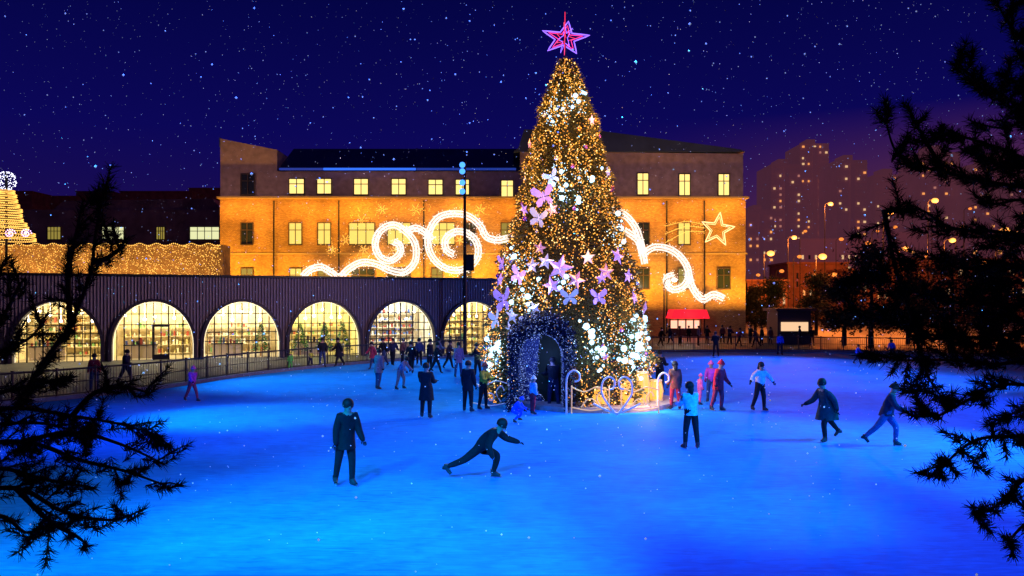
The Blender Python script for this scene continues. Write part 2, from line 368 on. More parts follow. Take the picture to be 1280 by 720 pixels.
for t in bays:
    cx=t*PITCH; hp=PITCH/2
    for a,b_ in zip(out[1:-1],out[2:-1]):
        m.add([(cx+a[0],0,a[1]),(cx+b_[0],0,b_[1]),(cx+b_[0],0,TOP),(cx+a[0],0,TOP)],[(0,1,2,3)])
    m.add([(cx-hp,0,0),(cx-w,0,0),(cx-w,0,TOP),(cx-hp,0,TOP)],[(0,1,2,3)])
    xr=cx+hp if t<4 else x_end
    m.add([(cx+w,0,0),(xr,0,0),(xr,0,TOP),(cx+w,0,TOP)],[(0,1,2,3)])
m.add([(x_end,0,0),(x_end,7,0),(x_end,7,TOP),(x_end,0,TOP)],[(0,1,2,3)])
m.build('wall',cm,arc,world=False)
m=MB(); m.box((-3.5*PITCH,-.12,TOP),(x_end+.1,7,TOP+.16)); m.build('roof',darkm,arc,world=False)
ceilg=glow('shop_ceiling_lamp',(1,.92,.7),9); rimg=glow('arch_rim_glow',(1,.85,.55),1.5)
sf=mat('shelf_white',(.6,.5,.32),.6)
goods=[mat('goods',c,.6) for c in ((.4,.07,.05),(.08,.15,.4),(.7,.6,.25),(.2,.42,.15),(.85,.8,.6),(.55,.3,.1),(.03,.03,.04))]
shopcol={-3:(1,.85,.5),-2:(1,.85,.5),-1:(1,.84,.45),0:(1,.88,.52),1:(1,.95,.7),2:(.95,.92,.35),3:(.8,.9,1),4:(1,.88,.42)}
names={-3:'seventh',-2:'sixth',-1:'first visible',0:'second visible',1:'third visible',2:'fourth visible',3:'fifth visible',4:'sixth visible'}
pinegr=mat('small_tree_green',(.04,.14,.04),.7,var=.4,scale=6)
for t in bays:
    cx=t*PITCH
    s=MB(); o1=[(x*1.0,z) for x,z in out]; o2=[(x*1.08,z if z<.01 else (z+.19*(z-0)/ZT)) for x,z in out]; n=len(out)
    vs=[(cx+x,.45,z) for x,z in o1]+[(cx+x,-.38,z) for x,z in o1]+[(cx+x,-.38,z) for x,z in o2]+[(cx+x,.02,z) for x,z in o2]
    fs=[(k*n+i,k*n+i+1,(k+1)*n+i+1,(k+1)*n+i) for k in range(3) for i in range(n-1)]
    s.add(vs,fs); s.build('arch_surround',surm,arc,world=False)
    s=MB(); s.tube([(cx+x*.985,.30,z*.99 if z>0 else 0.02) for x,z in out],.022,5); s.build('added_rim_glow',rimg,arc,world=False)  # added glowing tube imitates light catching the inner arch edge
    f=MB()
    for k in range(-5,6):
        x=k*.44; zt=ZS+(ZT-ZS)*math.sqrt(max(0,1-(x/w)**2)); q_=.04 if k%2==0 else .02
        f.box((cx+x-q_,.36,0),(cx+x+q_,.42,zt))
    for z in (1.15,1.75,2.3,3.0) if t not in (0,) else (2.3,3.0):
        hw=w*math.sqrt(max(0,1-((z-ZS)/(ZT-ZS))**2)) if z>ZS else w
        f.box((cx-hw,.365,z-.03),(cx+hw,.415,z+.03))
    f.build('glazing_bars',darkm,arc,world=False)
    if t==0:
        d=MB(); d.box((cx-.1,.2,2.15),(cx+.95,.3,2.3)); d.box((cx-.1,.2,0.02),(cx,.3,2.15)); d.box((cx+.85,.2,0.02),(cx+.95,.3,2.15)); d.box((cx+.4,.2,0.02),(cx+.46,.3,2.15)); d.box((cx+.0,.22,.02),(cx+.85,.28,.35)); d.build('door',darkm,arc,world=False)
    rm=MB(); hp=PITCH/2-.03
    rm.box((cx-hp,5.5,0.01),(cx+hp,5.6,4.4)); rm.box((cx-hp,.5,0.01),(cx-hp+.08,5.5,4.4)); rm.box((cx+hp-.08,.5,0.01),(cx+hp,5.5,4.4)); rm.box((cx-hp,.5,4.4),(cx+hp,5.6,4.5))
    rm.box((cx-hp+.08,.5,0.0),(cx+hp-.08,5.5,.02),1)
    rm.build('shop_interior',[inw,inf],arc,world=False)
    for k in range(3):
        c_=MB(); yy=1.5+k*1.3; c_.box((cx-1.9,yy,4.28),(cx+1.9,yy+.14,4.34)); c_.build('ceiling_lamp',ceilg,arc,world=False)
    for k in range(7):
        c_=MB(); xx=cx-1.8+k*.6; zz=2.9+.35*math.sin(k*2+t); c_.tube([(xx,1.1,zz),(xx,1.1,4.3)],.01,4); c_.ball((xx,1.1,zz),.10,8,6); c_.build('pendant_lamp',ceilg,arc,world=False)
    ld=bpy.data.lights.new('shop_light','AREA'); ld.shape='RECTANGLE'; ld.size=4; ld.size_y=3.5; ld.energy=400; ld.color=shopcol[t]
    lo=bpy.data.objects.new('shop_light',ld); C.objects.link(lo); lo.parent=arc; lo.location=(cx,2.9,4.2)
    ca,sa=math.cos(ang),math.sin(ang)
    def wloc(lx,ly): return Vector((arc.location.x+ca*lx-sa*ly,arc.location.y+sa*lx+ca*ly,.02))
    sh=empty('display_shelf',wloc(cx,4.9),'tall display shelf of colourful goods inside the %s arched window'%names[t],'shelf',rz=ang)
    q=MB(); zs=(.1,.65,1.2,1.75,2.3,2.85) if t in(3,4,-1) else (.1,.7,1.3,1.9)
    for z in zs: q.box((-2.2,0,z),(2.2,.45,z+.05))
    for x in (-2.2,-.75,.75,2.15): q.box((x,.02,0),(x+.05,.44,zs[-1]+.35))
    q.build('shelf_frame',sf,sh,world=False)
    q=MB(); warm=[2,2,4,4,5,0,6,4,3]
    for z in zs:
        x=-2.1
        while x<2:
            ww=U(.05,.16); hh=U(.12,.42)
            if random.random()<(.8 if t in(3,4) else .7): q.box((x,.08,z+.05),(x+ww,.3,z+hh),random.choice([1,1,4,0,4]) if t==3 else random.choice(warm))
            x+=ww+U(.03,.12)
    tag(q.build('shelf_goods',goods,sh,world=False),kind='stuff')
    if t in (0,1,2,4,-1):
        cn=empty('display_counter',wloc(cx-.9,2.2),'low display counter inside the %s arched window'%names[t],'counter',rz=ang)
        q=MB(); q.box((-1,-.3,0),(1,.3,.85)); q.build('counter_base',sf,cn,world=False)
        q=MB(); q.box((-1.05,-.35,.85),(1.05,.35,.91)); q.build('counter_top',darkm,cn,world=False)
        q=MB()
        for k in range(9): xx=-.95+k*.22; q.box((xx,-.1,.911),(xx+U(.08,.16),.1,.91+U(.15,.45)),random.randrange(7))
        tag(q.build('counter_goods',goods,cn,world=False),kind='stuff')
    if t in (1,2):
        for lx in ((1.3,) if t==1 else (-1.5,.2,1.5)):
            nm_={(1,1.3):'third',(2,-1.5):'fourth, left of three',(2,.2):'fourth, middle of three',(2,1.5):'fourth, right of three'}[(t,lx)]
            b0=wloc(cx+lx,1.6); ft=empty('small_fir_tree',b0,'small decorated indoor fir in the arched window: '+nm_,'Christmas tree')
            q=MB(); q.tube([(0,0,0),(0,0,.5)],.06,6); q.build('trunk',goods[5],ft,world=False)
            q=MB()
            for k in range(420):
                z=U(.3,2.2); r_=(2.3-z)*.34*U(.4,1); a=U(0,6.28); p=Vector((r_*math.cos(a),r_*math.sin(a),z)); d=Vector((math.cos(a),math.sin(a),-.4)).normalized(); s2=d.orthogonal().normalized()*.05; q.add([p-s2,p+s2,p+d*.16],[(0,1,2)])
            q.build('branches',pinegr,ft,world=False)
            q=MB()
            for k in range(60):
                z=U(.35,2.1); r_=(2.35-z)*.36; a=U(0,6.28); q.octa((r_*math.cos(a),r_*math.sin(a),z),.035)
            q.build('ornaments',goods[2] if t==2 else goods[0],ft,world=False)
# ------------------------------------------------------------------ main building (y = 90)
YB=90.0
def X(px,Y=YB): return (px-640)/F*Y
def Z(py,Y=YB): return H+(HY-py)/F*Y
mainb=empty('brick_building',(X(600),YB,0),'large yellow brick hall with a dark metal upper storey behind the tree','building')
bm=bpy.data.materials.new('yellow_brick'); bm.use_nodes=True; nt=bm.node_tree; b=nt.nodes['Principled BSDF']
tc=nt.nodes.new('ShaderNodeTexCoord'); sx=nt.nodes.new('ShaderNodeSeparateXYZ'); cx_=nt.nodes.new('ShaderNodeCombineXYZ')
nt.links.new(tc.outputs['Object'],sx.inputs[0]); nt.links.new(sx.outputs['X'],cx_.inputs['X']); nt.links.new(sx.outputs['Z'],cx_.inputs['Y'])
br=nt.nodes.new('ShaderNodeTexBrick'); br.inputs['Scale'].default_value=2.2; br.inputs['Color1'].default_value=(.50,.31,.10,1); br.inputs['Color2'].default_value=(.32,.18,.06,1); br.inputs['Mortar'].default_value=(.26,.17,.08,1); br.inputs['Mortar Size'].default_value=.03
nt.links.new(cx_.outputs[0],br.inputs['Vector'])
nz=nt.nodes.new('ShaderNodeTexNoise'); nz.inputs['Scale'].default_value=.35; nz.inputs['Detail'].default_value=6; nt.links.new(cx_.outputs[0],nz.inputs['Vector'])
mr=nt.nodes.new('ShaderNodeMapRange'); mr.inputs['From Min'].default_value=.3; mr.inputs['From Max'].default_value=.7; mr.inputs['To Min'].default_value=.6; mr.inputs['To Max'].default_value=1.2; nt.links.new(nz.outputs['Fac'],mr.inputs['Value'])
vm=nt.nodes.new('ShaderNodeVectorMath'); vm.operation='MULTIPLY'; nt.links.new(br.outputs['Color'],vm.inputs[0]); nt.links.new(mr.outputs['Result'],vm.inputs[1])
nt.links.new(vm.outputs[0],b.inputs['Base Color']); b.inputs['Roughness'].default_value=.85
upm=mat('metal_cladding',(.36,.27,.27),.6,.1,var=.2,scale=1.5); roofm=mat('roof_metal',(.06,.09,.16),.4,.3,var=.2,scale=.4)
stone=mat('stone_band',(.4,.3,.14),.8)
m=MB(); m.box((X(275),YB,0),(X(932),YB+18,Z(249))); m.build('brick_wall',bm,mainb)
m=MB(); m.box((X(274),YB-.8,Z(249)),(X(934),YB+18,Z(246.5))); m.build('cornice',stone,mainb)
m=MB(); m.box((X(274),YB-.06,Z(318)),(X(934),YB-.002,Z(316))); m.build('stone_band',stone,mainb)
m=MB(); m.prism([(X(275),Z(246.5)),(X(346),Z(246.5)),(X(346),Z(187)),(X(275),Z(173))],YB+.1,YB+17); 
m.box((X(346)+.01,YB+.1,Z(246.5)),(X(650)-.01,YB+3,Z(214)))
m.prism([(X(650),Z(246.5)),(X(929),Z(246.5)),(X(929),Z(192)),(X(745),Z(190)),(X(650),Z(190))],YB+.05,YB+17)
m.build('upper_wall',upm,mainb)
m=MB()
m.add([(X(346),YB-.1,Z(214)),(X(650),YB-.1,Z(214)),(X(650),YB+7,Z(186,YB+7)),(X(346),YB+7,Z(186,YB+7)),(X(346),YB+17,Z(214)),(X(650),YB+17,Z(214))],[(0,1,2,3),(3,2,5,4),(0,3,4),(1,5,2)])
m.prism([(X(642),Z(190)),(X(931),Z(190)),(X(925),Z(187)),(X(752),Z(164)),(X(655),Z(162)),(X(648),Z(185))],YB-.15,YB+17.4)
m.box((X(274),YB,Z(173)-.9),(X(275),YB+17,Z(173)+.1))
m.build('roof',roofm,mainb)
bl=glow('blue_strip',(.02,.15,1),1.2); bl2=glow('blue_strip_dim',(.01,.07,.6),.5)
for a,b_,mm in ((405,520,bl),(350,404,bl2),(521,645,bl2)):
    m=MB(); m.box((X(a),YB-.35,Z(213)),(X(b_),YB-.12,Z(210.5))); m.build('blue_light_strip',mm,mainb)
for px in (343,424,530,725,833,880):
    m=MB(); m.tube([(X(px),YB-.2,0.3),(X(px),YB-.2,Z(251))],.09,6); m.build('downpipe',darkm,mainb)
wy=glow('window_warm',(1,.72,.22),1.4); wy2=glow('window_pale',(.95,.95,.5),.9); wd=mat('window_dark',(.02,.03,.03),.15,spec=.6); wg=glow('window_green',(.55,.42,.08),.55); wl_=glow('window_lit',(1,.72,.15),1.1)
framem=mat('window_frame',(.07,.05,.04),.5)
def window(par,px0,py0,px1,py1,pm,Y=YB,nv=1,nh=1):
    x0,x1=X(px0,Y),X(px1,Y); z0,z1=Z(py1,Y),Z(py0,Y); y=Y-.02; t=.09
    m=MB(); m.box((x0-t,y-.14,z0-t),(x0,y+.06,z1+t)); m.box((x1,y-.14,z0-t),(x1+t,y+.06,z1+t)); m.box((x0,y-.14,z1),(x1,y+.06,z1+t)); m.box((x0-.1,y-.25,z0-t-.08),(x1+.1,y-.145,z0-t+.02)); m.box((x0,y-.14,z0-t),(x1,y+.06,z0))
    for k in range(1,nv+1): xx=x0+(x1-x0)*k/(nv+1); m.box((xx-.04,y-.12,z0),(xx+.04,y-.04,z1))
    for k in range(1,nh+1): zz=z0+(z1-z0)*(1-.33*k); m.box((x0,y-.125,zz-.04),(x1,y-.045,zz+.04))
    o=m.build('window',framem,par)
    m=MB(); m.box((x0,y-.03,z0),(x1,y+.012,z1)); m.build('pane',pm,o)
for a,b_,y0,y1,pm in ((302,318,218,243,wd),(362,380,224,242,wy),(397,414,224,242,wy),(443,460,224,243,wy),(490,507,224,243,wy),(536,553,225,243,wy),(570,586,225,243,wy),(627,641,226,246,wy),(797,810,217,243,wy),(849,862,218,244,wy),(898,911,218,244,wy)):
    window(mainb,a,y0,b_,y1,pm)
for a,b_,pm in ((302,316,wd),(362,377,wl_),(398,413,wl_),(437,468,wl_),(485,513,wl_),(540,568,wl_),(580,594,wd),(627,641,wg),(797,811,wd),(848,862,wl_)):
    window(mainb,a,279,b_,305,pm,nv=2 if b_-a>20 else 1)
for a,b_,pm in ((302,316,wg),(363,377,wl_),(398,413,wg),(440,468,wd),(485,513,wd),(540,553,wg),(575,589,wd),(627,641,wd),(797,811,wd),(848,862,wg),(897,912,wd)):
    window(mainb,a,336,b_,360,pm,nv=2 if b_-a>20 else 1)
redg=glow('awning_red',(1,.01,.03),1.3); wh=glow('shop_white',(1,.45,.3),1.6)
aw=empty('shop_awning',(X(860,88),88,0),'small shop front with glowing red awning at the foot of the brick hall','shop front')
m=MB(); m.prism([(X(836,88),Z(398,88)),(X(884,88),Z(398,88)),(X(880,88),Z(387,88)),(X(840,88),Z(387,88))],86.8,89.9); m.build('awning',redg,aw)
m=MB(); m.box((X(842,88),89.5,.9),(X(878,88),89.88,Z(401,88))); m.build('shop_window',wh,aw)
m=MB(); m.box((X(840,88),89.3,0),(X(880,88),89.9,.9)); 
for px in (840,850,860,870,879): m.box((X(px,88),89.3,.9),(X(px,88)+.12,89.48,Z(399,88)))
m.build('shop_frame',darkm,aw)
ld=bpy.data.lights.new('awning_light','POINT'); ld.energy=120; ld.color=(1,.1,.08); lo=bpy.data.objects.new('awning_light',ld); C.objects.link(lo); lo.location=(X(860,88),85.8,2.4)
# ------------------------------------------------------------------ light ornaments on the facade
whg=glow('white_light',(1,.82,.70),1.35); whg2=glow('white_bulb',(1,.88,.80),2.0); gold=glow('gold_bulb',(1,.50,.09),1.9); goldw=glow('gold_white',(1,.68,.28),2.2)
def swirl(paths,label,wd_=.30,Y=88.4,name='cloud_light'):
    r=empty(name,P(*paths[0][0],Y),label,'light decoration')
    for path in paths:
        pts=catmull([P(x,y,Y) for x,y in path],6)
        for k,o in enumerate((-1,0,1)):
            q=[]
            for i,p in enumerate(pts):
                d=pts[min(i+1,len(pts)-1)]-pts[max(0,i-1)]; d.normalize(); nn=Vector((-d.z,0,d.x)); q.append(p+nn*o*wd_)
            m=MB(); m.tube(q,.14 if k==1 else .10,6); m.build('light_tube',whg,r)
        m=MB()
        for i,p in enumerate(pts[:-1]):
            for k in range(9):
                c_=p.lerp(pts[i+1],random.random())+Vector((random.gauss(0,wd_*1.0),U(-.2,.05),random.gauss(0,wd_*1.0))); m.octa(c_,U(.03,.06))
        tag(m.build('bulb_cluster',whg2,r),kind='stuff')
    return r
swirl([[(378,346),(388,337),(402,334),(415,341),(424,347),(436,336),(452,328),(470,330),(488,338),(506,340),(519,326),(519,305),(508,290),(492,281),(476,288),(469,304),(474,320),(487,326),(499,318),(500,307),(492,302)],
       [(508,290),(520,285),(533,292),(540,300)],
       [(640,296),(622,300),(608,296),(600,282),(585,270),(566,267),(548,272),(537,288),(535,306),(541,322),(554,334),(572,338),(590,331),(598,316),(594,300),(582,291),(568,290),(557,299),(558,312),(567,318)]],
      'white cloud shaped light swirl with two big spirals left of the tree')
swirl([[(760,262),(780,268),(794,284),(801,304),(806,330)],[(803,318),(818,309),(838,312),(854,325),(861,343),(855,357),(843,362),(834,356),(834,347),(843,344)],[(861,343),(866,360),(878,374),(892,368),(905,373)],[(780,288),(797,300),(803,318)]],
      'white cloud shaped light swirl on the facade right of the tree')
def star_pts(c,r,ri,rot=0,n=5):
    return [c+Vector((math.sin(rot+PI*i/n)*(r if i%2==0 else ri),0,math.cos(rot+PI*i/n)*(r if i%2==0 else ri))) for i in range(2*n)]
def subdiv(pts,close=True,k=6):
    o=[];n=len(pts)
    for i in range(n if close else n-1):
        for j in range(k): o.append(pts[i].lerp(pts[(i+1)%n],j/k))
    return o
st=empty('star_light',P(897,287,88.4),'gold outlined shooting star light on the facade right of the tree','light decoration')
for r1,q_ in ((1.95,.055),(1.45,.03)):
    m=MB(); m.tube(subdiv(star_pts(P(897,287,88.4),r1,r1*.42,.15)),q_,5,close=True); m.build('star_outline',goldw,st)
for dy in (-6,0,7):
    m=MB(); pp=catmull([P(880,285+dy*.7,88.4),P(858,283+dy,88.4),P(832,292+dy*1.6,88.4)],8); m.tube(pp,.02,4)
    for p in pp: m.octa(p,.06); m.octa(p+Vector((U(-.3,.3),0,U(-.3,.3))),.05)
    m.build('star_tail',gold,st)
for i,(px,py,rr_) in enumerate(((452,276,10),(432,300,8),(478,262,7),(520,262,9),(545,312,9),(455,312,7),(600,262,8),(415,312,6),(575,300,6),(495,312,6))):  # added bulbs imitate a floral pattern of light projected on the brick
    fl=empty('imitated_light_pattern',P(px,py,89.2),'golden light pattern imitated by small added bulbs on the brick wall','light decoration','imitated golden light patterns on the facade')
    m=MB()
    for k in range(6):
        for j in range(1,5): a=k*PI/3+i; m.octa(P(px+math.cos(a)*rr_*j/5,py+math.sin(a)*rr_*j/5,89.2),.06)
    for j in range(26): m.octa(P(px+random.gauss(0,rr_*1.3),py+random.gauss(0,rr_),89.2),.05)
    tag(m.build('bulbs',gold,fl),kind='stuff')
# ------------------------------------------------------------------ left background
lw=empty('terrace_wall',(X(130,80),80,0),'long terrace wall covered with a net of golden fairy lights','wall')
m=MB(); m.box((X(-260,80),80,0),(X(279,80),82,Z(306,80))); m.build('wall',mat('terrace_stone',(.32,.2,.09),.8,var=.3,scale=1.2),lw)
m=MB()
for k in range(3800):
    px=U(-250,277); py=U(306,352); m.octa((X(px,80),80-U(.05,.25),Z(py,80)),U(.03,.06))
for k in range(220): m.octa((X(-250+k*2.4,80),79.8,Z(306+1.5*math.sin(k*.7),80)),.075)
tag(m.build('light_net',gold,lw),kind='stuff')
lh=empty('low_hall',(X(150,120),120,0),'dark low hall with two lit window rows beyond the terrace wall','building')
m=MB(); m.box((X(-200,120),120,0),(X(290,120),135,Z(262,120))); m.prism([(X(60,120),Z(262,120)),(X(275,120),Z(262,120)),(X(262,120),Z(247,120)),(X(75,120),Z(250,120))],121,134)
m.build('wall',mat('hall_wall',(.16,.10,.13),.7,var=.3,scale=.5),lh)
for a,b_ in ((128,155),(238,274),(60,76),(196,206)): window(lh,a,284,b_,299,wy2 if b_-a>20 else wg,Y=119.9,nv=3)
gd=empty('gold_dome_light',(X(8,76),76,Z(300,76)),'tall golden dome light sculpture with a white ball on top at the far left edge','light decoration')
cxg=X(8,76)
for py,rp in ((300,32),(294,31),(286,24),(281,22),(276,18),(270,17),(264,17),(258,14),(252,12),(246,11),(241,9)):
    m=MB(); z=Z(py,76); r_=rp*.076; m.tube([(cxg+r_*math.cos(2*PI*k/24),76+r_*math.sin(2*PI*k/24),z) for k in range(24)],.03,4,close=True)
    n_=int(34+rp)
    for k in range(n_): a=2*PI*k/n_; m.octa((cxg+r_*math.cos(a),76+r_*math.sin(a),z),.075)
    for k in range(n_): a=2*PI*(k+.5)/n_; m.octa((cxg+r_*math.cos(a),76+r_*math.sin(a),z+.18),.06)
    m.build('light_ring',gold,gd)
m=MB(); m.tube([(cxg,76,Z(330,76)),(cxg,76,Z(215,76))],.12,6); m.build('mast',darkm,gd)
m=MB(); 
for k in range(130):
    a=U(0,2*PI);z=U(-1,1);r_=math.sqrt(1-z*z)*.85; m.octa((cxg+r_*math.cos(a),76+r_*math.sin(a),Z(226,76)+z*.85),.055)
m.build('top_ball',glow('lilac_bulb',(.8,.8,1),3),gd)
vb=glow('violet_bulb',(.8,.45,1),3.0)
for c0 in (-8,14,34):
    m=MB()
    for k in range(26): a=k*.5; q=k*.28; m.octa((X(c0+q*math.cos(a),76),75.8,Z(292+q*math.sin(a)*.8,76)),.08)
    m.build('violet_swirl',vb,gd)
# ------------------------------------------------------------------ big tree
TX,TY=2.05,30.2
prof=[(0.0,3.0),(.6,3.1),(1.6,3.02),(3.0,2.85),(4.5,2.55),(6.0,2.15),(7.5,1.75),(9.0,1.42),(10.5,1.05),(11.6,.68),(12.5,.36),(13.0,.10)]
def prad(z):
    for (a,ra),(b_,rb) in zip(prof,prof[1:]):
        if a<=z<=b_: return ra+(rb-ra)*(z-a)/(b_-a)
    return .1
def lobe(a,z): return 1+.06*math.sin(a*7+z*2)+.05*math.sin(z*5.5+a*3)
xt=empty('christmas_tree',(TX,TY,0),'towering Christmas tree wrapped in golden fairy lights standing on the ice','Christmas tree')
AR=.78
def inarch(x,y,z): 
    xx=(x-(TX-1.05))/AR
    return y<TY-1.1 and abs(xx)<1.0 and z<1.85+math.sqrt(max(0,1-xx*xx))*.85
leaf=mat('fir_green',(.07,.07,.022),.6,var=.5,scale=3)
m=MB(); m.tube([(TX,TY,0),(TX,TY,12.9)],[.3,.06],8); m.build('trunk',mat('bark',(.06,.035,.02),.9),xt)
m=MB(); m.tube([(TX,TY,.1)]+[(TX,TY,z) for z,r in prof[1:]],[1.5]+[r*.55 for z,r in prof[1:]],16); m.build('inner_core',mat('core_dark',(.03,.03,.01),.9),xt)
m=MB(); cnt=0
while cnt<32000:
    z=U(.15,12.9)
    if random.random()>prad(z)/3.1*.9+.1: continue
    a=U(0,2*PI); r=prad(z)*lobe(a,z)*(1-.30*random.random()**1.6)
    x=TX+r*math.cos(a); y=TY+r*math.sin(a)
    if inarch(x,y,z): cnt+=1; continue
    d=Vector((math.cos(a)*1,math.sin(a)*1,U(-.7,.4))).normalized(); L_=U(.12,.28); s=Vector((U(-1,1),U(-1,1),U(-1,1))).cross(d).normalized()*U(.025,.06)
    p=Vector((x,y,z)); m.add([p-s,p+s,p+d*L_],[(0,1,2)]); cnt+=1
m.build('foliage',leaf,xt)
wb=[glow('fairy_amber',(1,.44,.06),1.9),glow('fairy_orange',(1,.32,.035),1.3),glow('fairy_pale',(1,.64,.22),3.0)]
NS=100
for sI in range(NS):
    m=MB(); a0=2*PI*sI/NS; z=.15+U(0,.1)
    while z<12.9:
        r=prad(z)
        if random.random()<.3+.8*r/2.4:
            a=a0+U(-.05,.05)*(1+1.2/max(r,.3))+.06*math.sin(z*2.3+sI)
            lo_=lobe(a,z); dep=U(-.2,.13)
            x=TX+(r*lo_+dep)*math.cos(a); y=TY+(r*lo_+dep)*math.sin(a)
            gap=(math.sin(a*5+z*1.7)+math.sin(z*3.1-a*4)+math.sin(a*9-z*.8))<-.9 and random.random()<.75
            near_arch=y<TY-1 and abs(x-(TX-1.05))<1.35 and z<3.4 and random.random()<.85
            if not inarch(x,y,z) and not near_arch and not gap: m.octa((x,y,z),U(.014,.033),random.choices([0,1,2],[5,4,1.3])[0])
        z+=U(.04,.09)
    m.build('light_string',wb,xt)
def tp(px,py,out_=.05):
    Yy=TY-2
    for _ in range(8):
        z=H+(HY-py)/F*Yy; r=prad(max(0.1,min(12.9,z)))+out_; x=(px-640)/F*Yy
        dx=max(-r*.98,min(r*.98,x-TX)); Yy=TY-math.sqrt(max(0,r*r-dx*dx))
    return Vector((TX+dx,Yy,z))
wball=glow('white_ball',(.42,.74,1),2.6); 
for px,py,rr_,n,bs in ((722,122,11,5,.09),(697,143,10,3,.08),(683,148,6,2,.07),(700,232,14,6,.10),(718,238,12,4,.09),(740,226,9,4,.09),(768,284,9,4,.10),(778,300,8,3,.09),(640,322,11,5,.10),(656,368,13,6,.11),(643,345,8,3,.09),(700,352,12,4,.09),(744,414,10,6,.12),(748,442,12,7,.11),(752,464,7,3,.10),(802,402,10,6,.12),(804,426,13,11,.14),(797,450,14,10,.14),(617,435,10,6,.12),(611,458,8,4,.12)):
    for k in range(n):
        q=tp(px+random.gauss(0,rr_*.65),py+random.gauss(0,rr_*.75),.12); m=MB(); m.ball((0,0,0),U(.4,1)*bs,10,7)
        o=m.build('light_ball',wball,xt,world=False,smooth=True); o.location=q-xt.location
m=MB()
for px,py,rr_,nn in ((715,130,18,70),(705,232,28,110),(772,292,15,60),(640,325,17,70),(654,368,20,90),(703,350,20,70),(746,430,22,110),(801,428,24,170),(800,450,24,150),(806,410,18,90),(615,440,17,90),(612,458,15,70),(690,143,12,40)):
    for k in range(nn): m.octa(tp(px+random.gauss(0,rr_*.6),py+random.gauss(0,rr_*.6),.08),U(.010,.028))
tag(m.build('white_sparkle_bulbs',glow('white_sparkle',(.5,.78,1),2.6),xt),kind='stuff')
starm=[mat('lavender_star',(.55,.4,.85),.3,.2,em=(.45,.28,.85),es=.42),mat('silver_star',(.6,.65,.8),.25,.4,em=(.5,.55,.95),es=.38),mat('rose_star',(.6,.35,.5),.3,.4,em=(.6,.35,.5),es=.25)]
for i,(px,py,rp) in enumerate(((700,335,17),(682,327,11),(720,350,12),(772,320,12),(735,322,10),(758,340,12),(690,357,12),(640,395,11),(690,262,9),(752,348,9),(665,332,11),(662,180,7),(740,150,7),(760,215,8),(806,385,10),(625,350,10),(668,385,9),(793,372,9),(655,262,9),(637,410,9),(675,310,9),(785,345,10))):
    c_=tp(px,py,.2); r_=rp*.0285; m=MB(); rot=U(-.4,.4)
    sp=star_pts(Vector((0,0,0)),r_,r_*.42,rot); mi=i%3
    vs=[Vector((0,-r_*.28,0)),Vector((0,r_*.28,0))]+sp; fs=[]
    for k in range(10): fs.append((0,2+k,2+(k+1)%10)); fs.append((1,2+(k+1)%10,2+k))
    m.add(vs,fs); o=m.build('star_ornament',starm[mi],xt,world=False); o.location=c_-xt.location; o.rotation_euler=(U(-.3,.3),0,math.atan2(c_.y-TY,c_.x-TX)+PI/2)
# lilac butterflies: two upper and two lower wings around a slim body
for i,(px,py,rp) in enumerate(((630,376,17),(620,400,13),(680,246,15),(673,273,13),(648,345,12),(662,405,12),(628,330,11),(712,372,11),(748,372,11),(690,222,10))):
    c_=tp(px,py,.22); u=rp*.0285; m=MB()
    for s in (-1,1):
        for poly in ([(0,.05),(.25,.55),(.7,.95),(1,.8),(.95,.4),(.5,.05)],[(0,0),(.45,-.05),(.75,-.35),(.65,-.75),(.35,-.7),(.08,-.25)]):
            b0=len(m.v); m.add([(s*x*u,-.25*abs(x)*u,z*u) for x,z in poly]+[(s*x*u,-.25*abs(x)*u+.015,z*u) for x,z in poly],[tuple(range(6)),tuple(range(11,5,-1))])
    m.tube([(0,-.03,-.45*u),(0,-.03,.45*u)],[.03*u,.06*u],6)
    o=m.build('butterfly_ornament',starm[i%2],xt,world=False); o.location=c_-xt.location; o.rotation_euler=(U(-.2,.2),U(-.6,.6),math.atan2(c_.y-TY,c_.x-TX)+PI/2)
bau=[mat('purple_bauble',(.35,.12,.5),.15,.6),mat('silver_bauble',(.6,.65,.75),.15,.8),mat('gold_bauble',(.6,.35,.08),.2,.8)]
for i in range(60):
    a=U(-PI,0); z=U(.6,11); r=prad(z)+.08; x=TX+r*math.cos(a);y=TY+r*math.sin(a)
    if inarch(x,y,z): continue
    m=MB(); rb=U(.06,.12); m.ball((0,0,0),rb,10,8); m.tube([(0,0,rb*.9),(0,0,rb*1.25)],rb*.2,6)
    o=m.build('bauble',bau[i%3],xt,world=False,smooth=True); o.location=(x-TX,y-TY,z)
# arch tunnel
ax=TX-1.05; oa=[(-AR,0),(-AR,.65),(-AR,1.3),(-AR,1.85)]+[(-AR*math.cos(t),1.85+.83*math.sin(t)) for t in [PI*i/12 for i in range(1,12)]]+[(AR,1.85),(AR,1.3),(AR,.65),(AR,0)]
m=MB(); n=len(oa); m.add([(ax+x,TY-2.9,z) for x,z in oa]+[(ax+x,TY-1.2,z) for x,z in oa],[(i,i+n,i+n+1,i+1) for i in range(n-1)]); m.add([(ax+x,TY-1.2,z) for x,z in oa],[tuple(range(n))])
m.build('arch_tunnel',mat('tunnel_blue',(.02,.035,.11),.6,var=.3),xt)
bb=glow('blue_bulb',(.14,.24,.8),.75); bb2=glow('blue_bulb_bright',(.35,.5,1),1.2)
def lerp_o(t_,arr):
    f_=t_*(len(arr)-1); i=min(int(f_),len(arr)-2); f_-=i; return (arr[i][0]+(arr[i+1][0]-arr[i][0])*f_,arr[i][1]+(arr[i+1][1]-arr[i][1])*f_)
yf=TY-3.0; m=MB(); oo=[(x*1.5,z*1.28 if z>0 else 0) for x,z in oa]
